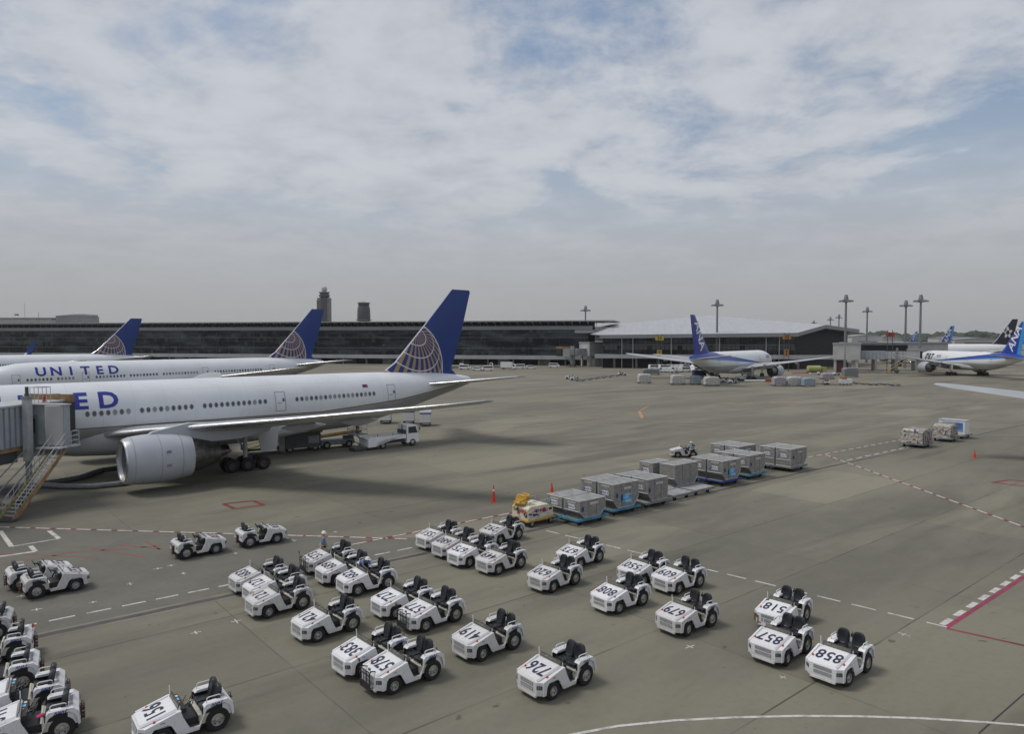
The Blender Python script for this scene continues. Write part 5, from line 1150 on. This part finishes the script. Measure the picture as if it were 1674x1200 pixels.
# ================================================================ BOARDING BRIDGE AT LEFT
def near_bridge():
    A=Vector((-37.5,57.5,0)); B=Vector((-42.2,24.5,0)); ax=(A-B).normalized(); rz=math.atan2(ax.y,ax.x)
    t=thing('boarding_bridge','blue grey corrugated boarding bridge with yellow edged stairs, docked to the nearest airliner','boarding bridge',A,rz,'boarding bridge at the left edge')
    q=MB(); z0,z1=4.5,7.5
    q.bb((-33,-1.55,z0),(-3.0,1.55,z1),'bridge blue grey'); q.bb((-33,-1.7,z1),(-3.0,1.7,z1+.14),'light grey metal')
    for i in range(60): q.bb((-32.9+i*.5,-1.66,z0+.08),(-32.62+i*.5,-1.55,z1-.06),'bridge blue grey')
    q.build('tunnel',t)
    q=MB(); q.bb((-33,-1.5,z0-.3),(-3,1.5,z0-.002),'orange dull'); q.bb((-33,-1.3,z0-1.15),(-4,1.3,z0-.3),'dark grey metal'); q.build('underframe',t)
    q=MB(); q.bb((-2.9,-1.5,z0),(.4,1.9,z1),'bridge blue grey'); q.bb((-2.9,-4.3,z0),(-2.3,-1.5,z1),'bridge blue grey'); q.bb((-3.0,-1.6,z1),(.5,2.0,z1+.10),'light grey metal'); q.bb((-3.0,-4.4,z1),(-2.25,-1.6,z1+.10),'light grey metal')
    for i in range(7): q.bb((-2.96,-1.9+i*.5,z0+.05),(-2.9,-1.62+i*.5,z1-.05),'bridge blue grey')
    cb=q.build('cab',t)
    q=MB(); q.bb((.5,-2.2,z1-.05),(.75,2.1,z1+.55),'orange dull'); q.build('rear_fascia',t)
    q=MB(); q.lathe([(z0+.02,.80),(z1-.02,.80)],'pale wall','z',28,c=(-2.6,-3.5,0),cap=True); q.build('rotating_cabin',t)
    q=MB(); q.bb((-3.02,-1.95,z0+.9),(-2.96,-1.3,z0+2.0),'vehicle glass'); q.build('cab_window',cb)
    q=MB(); q.bb((-3.0,-2.1,z0+.05),(-2.93,-1.2,z0+2.25),'mid grey metal'); q.build('service_door',t)
    q=MB(); q.bb((.75,-1.3,z0-.05),(1.9,1.6,z1-.1),'black plastic'); q.build('canopy',t)
    q=MB()
    for y in(-2.0,2.0): q.bb((-4.0,y-.22,3.4),(-3.5,y+.22,8.2),'light grey metal'); q.bb((-4.05,y-.28,8.0),(-3.45,y+.28,8.25),'mid grey metal'); q.bb((-3.9,y-.15,1.0),(-3.6,y+.15,3.4),'mid grey metal'); q.tube([(-3.75,y,8.2),(-3.75,y,8.95)],.12,'dark grey metal',8)
    q.bb((-4.1,-2.2,.85),(-3.4,2.2,1.3),'dark grey metal'); q.build('lift_column',t)
    for s in(-1.5,1.5): put_wheel(t,WB,(-3.75,s,.55))
    q=MB()
    for x in(-2.4,-1.6):
        for y in(-2.1,-1.75,-1.4,-1.05): q.tube([(x,y,z1+.1),(x,y,z1+1.3)],.025,'light grey metal',5)
    for z in(z1+.1,z1+1.3): q.tube([(-2.4,-2.1,z),(-1.6,-2.1,z),(-1.6,-1.05,z),(-2.4,-1.05,z),(-2.4,-2.1,z)],.03,'light grey metal',5)
    q.build('roof_railing',t)
    q=MB(); q.lathe([(z1+.1,.10),(z1+.5,.10),(z1+.55,.03)],'red paint','z',8,c=(-1.2,-1.2,0),cap=True); q.build('warning_light',t)
    q=MB(); q.bb((-3.4,-4.9,z0-.12),(-2.0,-4.3,z0-.02),'light grey metal'); q.bb((-4.2,-4.9,z0-.12),(-2.96,-3.0,z0-.021),'light grey metal')
    for x in(-2.9,-2.1): q.tube([(x,-4.85,z0-.1),(x,-4.85,z0+1.05)],.028,'light grey metal',5)
    for z in(z0+.35,z0+.7,z0+1.05): q.tube([(-3.1,-4.85,z),(-2.1,-4.85,z),(-2.1,-4.35,z)],.028,'light grey metal',5)
    q.build('landing',t)
    s=MB(); x0,x1=-3.2,-7.9; zt=z0-.05; zb=.25; yc=-4.15
    for y,k in((yc-.5,'orange dull'),(yc+.5,'yellow dull')):
        s.prism([(x0,zt),(x0,zt-.30),(x1,zb-.2),(x1-.25,zb-.2),(x1-.25,zb+.1)],y-.045,y+.045,k)
    n=20
    for i in range(n): f=(i+.5)/n; s.box((x0+(x1-x0)*f,yc,zt+(zb-zt)*f),(.26,.92,.045),'light grey metal')
    s.bb((x1-.4,yc-.6,.05),(x1+.1,yc+.6,.2),'dark grey metal'); st=s.build('stairs',t)
    for y in(yc-.5,yc+.5):
        h=MB()
        for dz in(.55,1.05): h.tube([(x0,y,zt+dz),(x1,y,zb+dz)],.026,'light grey metal',5)
        for i in range(11): f=i/10; h.tube([(x0+(x1-x0)*f,y,zt+(zb-zt)*f),(x0+(x1-x0)*f,y,zt+(zb-zt)*f+1.05)],.022,'light grey metal',5)
        h.build('handrail',st)
    h=MB(); h.tube([(-3.0,-3.2,4.4),(-7.9,-2.6,.4)],.05,'mid grey metal',6); h.tube([(-3.0,-2.5,4.4),(-8.6,-2.2,.4)],.05,'mid grey metal',6); h.tube([(-4.0,-2.0,4.3),(-6.4,-2.0,2.6),(-8.9,-2,4.2)],.05,'mid grey metal',6); h.build('brace',t)
WB=wheel_mesh(.55,.4)
P('orange dull',(.27,.17,.085),.65,var=.3,scale=2); P('yellow dull',(.30,.24,.10),.65,var=.3,scale=2)
near_bridge()
# air hoses on the ground
for i,pts in enumerate([[(60,797),(110,800),(150,800),(200,795),(238,786)],[(60,797),(95,792),(130,786),(165,773),(198,768),(225,766)]]):
    h=MB(); P3=[at(*p)+Vector((0,0,.24)) for p in pts]; sm=[]
    for a,b_ in zip(P3,P3[1:]):
        for k in range(8): sm.append(a.lerp(b_,k/8))
    sm.append(P3[-1]); rr=[.25 if k%2 else .21 for k in range(len(sm))]
    h.tube(sm,rr,'mid grey metal' if i==0 else 'dark grey metal',12); tag(h.build('air_hose'),['ribbed grey air hose lying on the concrete below the engine','darker air hose lying behind the ribbed one'][i],'hose','air hoses under the nearest airliner')
# ================================================================ SERVICE VEHICLES UNDER THE NEAREST AIRLINER
def truck_under():
    a=at(604,737); b_=at(682,728); d=(b_-a); rz=math.atan2(d.y,d.x); t=thing('service_truck','white flatbed service truck with a man lift, under the rear of the nearest airliner','truck',(a+b_)/2+Vector((-math.sin(rz),math.cos(rz),0))*1.0,rz)
    q=MB(); q.prism([(1.75,.45),(1.75,2.45),(3.05,2.45),(3.42,1.5),(3.45,.45)],-1.0,1.0,'white plain'); cb=q.build('cab',t)
    q=MB(); q.prism([(3.10,2.36),(3.40,1.56),(3.43,1.56),(3.13,2.36)],-.85,.85,'vehicle glass')
    for s in(-1,1): q.prism([(1.95,1.5),(1.95,2.25),(2.95,2.25),(3.2,1.5)],s*.995,s*1.012,'vehicle glass')
    q.build('cab_window',cb)
    q=MB(); q.bb((3.43,-.95,.5),(3.52,.95,.75),'mid grey metal'); q.tube([(3.3,-1.05,1.5),(3.4,-1.15,2.2)],.03,'black plastic',5); q.box((3.4,-1.15,2.0),(.06,.12,.35),'black plastic'); q.build('bumper',t)
    q=MB(); q.bb((-3.2,-.55,.5),(1.8,.55,.78),'dark grey metal'); q.build('chassis',t)
    q=MB(); q.prism([(-3.3,.35),(-3.3,1.2),(-2.8,1.42),(1.6,1.42),(1.6,1.0),(-1.9,.9),(-2.4,.35)],-1.05,1.05,'white plain'); q.bb((-2.4,-.9,1.42),(1.5,.9,1.46),'light grey metal'); q.build('flatbed',t)
    q=MB(); 
    for x in(-2,0,1.3): q.tube([(x,-.8,1.45),(x,-.8,1.7)],.04,'black plastic',6)
    q.tube([(1.7,0,1.4),(1.72,0,2.5)],.05,'black plastic',6); q.bb((1.62,-.9,1.4),(1.7,.9,1.9),'dark grey metal'); q.build('fittings',t)
    q=MB()
    for z in(.4,1.15): q.tube([(-3.35,-.8,z),(-4.2,.8,z+.6),],.05,'mid grey metal',6); q.tube([(-3.35,.8,z),(-4.6,-.8,z+.6)],.05,'mid grey metal',6)
    q.bb((-4.9,-.9,1.8),(-3.3,.9,1.9),'mid grey metal')
    for x in(-4.85,-4.1,-3.35):
        for y in(-.85,.85): q.tube([(x,y,1.9),(x,y,3.0)],.025,'mid grey metal',5)
    for z in(2.4,3.0): q.tube([(-4.85,-.85,z),(-3.35,-.85,z),(-3.35,.85,z),(-4.85,.85,z),(-4.85,-.85,z)],.025,'mid grey metal',5)
    q.bb((-4.8,-.7,.1),(-3.5,.7,.35),'dark grey metal'); q.build('man_lift',t)
    for x in(-1.4,2.55):
        for s in(-1,1): put_wheel(t,WT,(x,s*.88,.42))
    u=Vector((math.cos(rz),math.sin(rz),0)); l=t.location
    person('worker on the lift of the white service truck',Vector(l)-u*4.1+Vector((0,0,1.93)),rz+.6,'stand')
WT=wheel_mesh(.42,.26)
truck_under()
def cargo_loader():
    a=at(471,741); b_=at(519,737); d=b_-a; rz=math.atan2(d.y,d.x); t=thing('cargo_loader','dark olive cargo loader with a lowered platform under the belly of the nearest airliner','cargo loader',(a+b_)/2+Vector((-math.sin(rz),math.cos(rz),0))*1.4,rz)
    q=MB(); q.bb((-1.9,-1.4,.45),(2.0,1.4,2.0),'dark grey metal'); q.box((1.2,-1.42,1.3),(1.2,.05,.8),'mid grey metal'); q.build('body',t)
    q=MB(); q.bb((-2.1,-1.5,2.05),(2.2,1.5,2.25),'green paint')
    for s in(-1,1): q.tube([(-2,s*1.45,2.25),(2.1,s*1.45,2.25)],.06,'yellow paint',6)
    for x in(-1.8,0,1.9): q.tube([(x,-1.45,2.2),(x,-1.45,2.75)],.03,'mid grey metal',5)
    q.build('deck',t)
    q=MB(); q.bb((-5.8,-1.3,.5),(-2.1,1.3,.75),'green paint')
    for s in(-1,1): q.tube([(-5.8,s*1.3,.78),(-2.1,s*1.3,1.5)],.06,'yellow paint',6); q.tube([(-5.8,s*1.3,.55),(-2.1,s*1.3,.85)],.08,'dark grey metal',6)
    q.bb((-6.0,-1.4,.4),(-5.8,1.4,.9),'navy paint'); q.build('platform',t)
    q=MB(); q.bb((-2.6,-1.6,.3),(-2.0,-.6,2.9),'mid grey metal'); q.tube([(-2.3,-1.1,2.9),(-2.3,-1.1,3.5)],.03,'mid grey metal',5); q.build('operator_station',t)
    for x in(-1.4,1.4):
        for s in(-1,1): put_wheel(t,WT,(x,s*1.25,.42))
cargo_loader()
def belt_loader():
    a=at(530,735); b_=at(576,731); d=b_-a; rz=math.atan2(d.y,d.x); t=thing('belt_loader','low belt loader with a yellow rail, parked between the cargo loader and the white truck','belt loader',(a+b_)/2+Vector((-math.sin(rz),math.cos(rz),0))*1.0,rz)
    q=MB(); q.bb((-1.9,-.85,.4),(2.0,.85,.95),'mid grey metal'); q.bb((.9,-.8,.95),(1.9,.1,1.3),'dark grey metal'); q.build('body',t)
    q=MB(); q.prism([(-3.2,1.15),(-3.2,1.3),(3.0,1.75),(3.0,1.6)],-.5,.5,'black rubber'); q.build('belt',t)
    q=MB()
    for s in(-1,1): q.tube([(-3.2,s*.55,1.3),(3.0,s*.55,1.78)],.07,'yellow paint',6)
    q.build('belt_rail',t)
    for x in(-1.3,1.3):
        for s in(-1,1): put_wheel(t,WT,(x,s*.85,.42))
belt_loader()
# enclosed baggage carts behind
for i,(x,y,lab,k) in enumerate([(619,693,'grey baggage cart half hidden by the fuselage','light grey metal'),(657,694,'silver baggage cart with a blue stripe, behind the cab of the white truck','light grey metal'),(684,697,'silver baggage cart with a blue stripe, rightmost of the three','light grey metal')]):
    p=at(x,y); t=thing('baggage_cart',lab,'baggage cart',p+Vector((.9,1,0)),R(95),'baggage carts behind the nearest airliner')
    q=MB(); q.bb((-1.4,-.8,.42),(1.4,.8,.55),'dark grey metal'); q.build('chassis',t)
    q=MB(); q.bb((-1.3,-.78,.55),(1.3,-.74,2.0),k); q.bb((-1.3,.74,.55),(1.3,.78,2.0),k); q.bb((-1.35,-.82,2.0),(1.35,.82,2.07),k); q.bb((-1.34,-.78,.55),(-1.28,.78,1.98),'white plain'); q.build('box',t)
    q=MB(); q.bb((-1.30,-.81,1.7),(1.30,-.785,1.9),'blue print'); q.bb((-1.36,-.78,1.75),(-1.345,.78,1.9),'blue print'); q.build('stripe',t)
    for xx in(-.95,.95):
        for s in(-1,1): put_wheel(t,WD,(xx,s*.65,.2),rim=False)
# ================================================================ FAR APRON TRAFFIC
FV='vehicles parked by the far terminal'
def fv(px,py,kind,label,rz=0,**kw):
    return van(label,at(px,py),rz,kind=kind,name={'van':'parked_van','car':'parked_car','truck':'flatbed_truck','box':'box_truck'}[kind],**kw)
rnd=random.Random(11)
far=[(746,603,'truck','white flatbed truck just right of the nearest tail'),(760,604,'van','white van second from the nearest tail'),(781,606,'car','small white car between vans near the tail'),(797,606,'van','white van in the middle of the row before the dark terminal'),(812,602,'truck','flatbed truck with a pale cab before the dark terminal'),(831,604,'box','box truck with a white body at the left of the boarding bridge'),(849,603,'van','low white van left of the blue grey boarding bridge'),(868,603,'car','white car left of the blue grey boarding bridge'),(906,601,'van','long white van below the cab of the blue grey boarding bridge'),
(1014,600,'van','light blue van standing alone right of the boarding bridge'),(1027,598,'car','white car beside the light blue van'),(1049,599,'car','first white car left of the two alike under the walkway'),(1057,599,'car','second white car of the two alike under the walkway')]
for x,y,k,lab in far: fv(x,y,k,lab,rnd.choice((0,PI,.3,-.2)))
grow=[]
for r_,(yy,x0,x1,nn) in enumerate([(599,1062,1136,10),(604,1070,1138,9),(608.5,1076,1128,7)]):
    for i in range(nn):
        grow.append((x0+(x1-x0)*i/(nn-1)+rnd.uniform(-1.5,1.5),yy+rnd.uniform(-.6,.6)))
for i,(x,y) in enumerate(grow):
    fv(x,y,rnd.choice(('van','car','van')),'small white service vehicle in the crowded rows left of the airliner seen from behind',rnd.choice((PI/2,.2,PI/2+.3)),group='crowded white service vehicles left of the airliner seen from behind')
for x,y,a_,lab in [(932,620,170,'distant white tow tractor at the left end of the empty dolly line'),(940,622,175,'distant white tow tractor just right of the leftmost far one'),(1017,614,10,'distant white tow tractor at the right end of the empty dolly line'),(1103,610,160,'distant white tow tractor with dark seats before the crowded vans'),(1350,629,80,'distant white tow tractor below the right engine of the airliner seen from behind'),(1343,613,10,'distant white tow tractor right of the yellow tank truck'),(1366,614,200,'distant white tow tractor beside the grey gate pier'),(1185,625,190,'distant white tow tractor under the fuselage of the airliner seen from behind'),(1197,627,190,'distant white tow tractor coupled behind another under that fuselage')]:
    tractor(lab,at(x,y),R(a_),group='distant tow tractors',simple=True)
for i in range(6):
    dolly('empty dark dolly, number %s from the left in the far line of flat dollies'%['one','two','three','four','five','six'][i],at(948+i*11.5,623.2-i*1.6),R(12),L=2.6,W=1.8,group='empty dollies in the far line')
for i in range(4): dolly('low empty dolly, %s from the left in the row right of the far airliner'%['first','second','third','fourth'][i],at(1392+i*12,627+i*1.0),R(-4),'mid grey metal' if i%2 else 'yellow paint',2.2,1.6,'empty dollies right of the far airliner')
for i in range(3): dolly('low empty dolly, %s from the left in the row below the orange stairs'%['first','second','third'][i],at(1438+i*13,629+i*.9),R(-4),L=2.4,W=1.7,group='empty dollies below the orange stairs')
P('net white',(.50,.50,.47),.8,var=.3,scale=3); P('cover blue grey',(.28,.34,.40),.7,var=.15); P('cover lilac',(.40,.36,.40),.8,var=.35,scale=3)
cg=[(1053,627,'white and blue freight stack standing alone, left of the far cargo row','net white',3.4,2.6),(1108,629,'netted white freight, leftmost of the far cargo row','net white',3.6,2.6),(1137,629,'small grey freight box in the middle of the far cargo row','cover blue grey',2.4,2.4),(1163,631,'netted pale freight right of the small grey box','net white',3.8,2.4),(1273,631,'lilac wrapped freight, leftmost of the three below the far engine','cover lilac',3.2,2.4),(1297,631,'greenish white wrapped freight between the lilac and the blue grey one','net white',3.5,2.4),(1321,632,'blue grey covered freight, rightmost of the three below the far engine','cover blue grey',3.0,2.2),(1064,613,'long grey container stack behind the standalone freight','mid grey metal',5.5,2.0),(1352,620,'pale wrapped freight right of the far engine','cover lilac',3.6,1.7),(1389,617,'grey container block at the foot of the gate pier','mid grey metal',4.6,3.2)]
for x,y,lab,k,L_,h_ in cg:
    p=at(x,y); bag_load(lab,p+Vector((0,0,.45)),R(3),L_,2.0,h_*.85,k,group='freight on the far apron'); dolly('low dolly under '+lab.split(',')[0].split(' between')[0],p,R(3),L=L_+.5,W=2.2,group='dollies under the far freight')
# tank truck, tall dark unit, passenger conveyor by the far aircraft
P('yellow green',(.36,.36,.12),.6)
t=thing('tank_truck','yellowish tank truck right of the far engine','truck',at(1333,611),R(2)); q=MB(); q.lathe([(-3,.3),(-2.7,1.1),(1.6,1.1),(1.9,.3)],'yellow green','x',16,c=(0,0,1.75),cap=True); q.build('tank',t); q=MB(); q.bb((2.0,-.95,.5),(3.6,.95,2.4),'yellow green'); q.build('cab',t); q=MB(); q.bb((-3,-.6,.4),(3.4,.6,.8),'dark grey metal'); q.build('chassis',t)
for x in(-2,2.8):
    for s in(-1,1): put_wheel(t,WT,(x,s*.8,.42),rim=False)
t=thing('lift_unit','dark blue high loader standing beside the rear of the airliner seen from behind','loader',at(1143,617),R(5)); q=MB(); q.bb((-1.9,-1.2,.5),(1.9,1.2,2.2),'navy paint'); q.build('body',t); q=MB(); q.bb((-1.7,-1.1,4.0),(1.7,1.1,4.2),'mid grey metal')
for s in(-1,1): q.tube([(-1.6,s,2.2),(1.6,s,4.0)],.12,'navy paint',6); q.tube([(1.6,s,2.2),(-1.6,s,4.0)],.12,'navy paint',6)
for x in(-1.6,0,1.6): q.tube([(x,-1.1,4.2),(x,-1.1,5.3)],.06,'navy paint',5)
q.tube([(-1.6,-1.1,5.3),(1.6,-1.1,5.3)],.06,'navy paint',5); q.build('scissor_lift',t)
for x in(-1.3,1.3):
    for s in(-1,1): put_wheel(t,WT,(x,s*1.1,.42),rim=False)
t=thing('belt_loader','pale belt loader sloping up to the hold of the airliner seen from behind','belt loader',at(1214,622),R(168)); q=MB(); q.bb((-2,-.9,.45),(2,.9,1.1),'white plain'); q.build('body',t); q=MB(); q.prism([(-4.5,.7),(-4.5,.95),(4.5,4.0),(4.5,3.7)],-.6,.6,'light grey metal'); q.build('belt',t)
for x in(-1.3,1.3):
    for s in(-1,1): put_wheel(t,WT,(x,s*.9,.42),rim=False)
t=thing('catering_truck','white high lift truck raised to the side of the airliner seen from behind','truck',at(1222,614),R(50)); q=MB(); q.bb((-3.4,-1.2,2.2),(2.0,1.2,4.6),'white plain'); q.build('box_body',t); q=MB(); q.bb((2.0,-1.1,.6),(3.6,1.1,2.4),'white plain'); q.build('cab',t); q=MB()
for s in(-1,1): q.tube([(-3,s,.8),(1.6,s,2.2)],.12,'mid grey metal',6); q.tube([(1.6,s,.8),(-3,s,2.2)],.12,'mid grey metal',6)
q.bb((-3.4,-.7,.5),(3.4,.7,.8),'dark grey metal'); q.build('chassis',t)
for x in(-2,2.6):
    for s in(-1,1): put_wheel(t,WT,(x,s*1.0,.42),rim=False)
t=thing('tow_bar','red and white tow bar lying by the right engine of the airliner seen from behind','tow bar',at(1310,612),0); q=MB(); q.tube([(-3.2,0,.4),(3.2,0,.4)],.16,'sign red',8); q.build('bar',t); q=MB(); q.bb((2.6,-.5,.2),(3.4,.5,.6),'white plain'); q.build('head',t)
t=thing('tow_bar','red and white tow bar lying in front of the airliner seen from behind','tow bar',at(1238,625),0); q=MB(); q.tube([(-3.6,0,.5),(3.0,0,.5)],.2,'white plain',8); q.build('bar',t); q=MB(); q.bb((2.2,-.5,.2),(3.8,.5,.8),'sign red'); q.build('head',t)
# orange service cart far right
t=thing('service_cart','small white and orange cart left of the flat dollies on the far apron','service cart',at(1382,629),R(5)); q=MB(); q.bb((-1.4,-.9,.4),(1.4,.9,1.5),'white plain'); q.build('housing',t); q=MB(); q.bb((-1.2,-.8,1.5),(0,.8,2.1),'orange paint'); q.build('hose',t)
for x in(-1,1):
    for s in(-1,1): put_wheel(t,WS,(x,s*.85,.22),rim=False)
# haze over the whole field
# ================================================================ HAZE
m=bpy.data.materials.new('haze air'); m.use_nodes=True; nn_=m.node_tree.nodes; nn_.remove(nn_['Principled BSDF']); vol=nn_.new('ShaderNodeVolumePrincipled')
vol.inputs['Color'].default_value=(.86,.88,.90,1); vol.inputs['Density'].default_value=.00007; vol.inputs['Anisotropy'].default_value=.2
m.node_tree.links.new(vol.outputs[0],nn_['Material Output'].inputs['Volume']); M['haze']=m
hb_=MB(); hb_.bb((-4100,-260,-1),(4100,6100,100),'haze'); tag(hb_.build('haze'),kind='stuff')
scene.cycles.volume_bounces=0
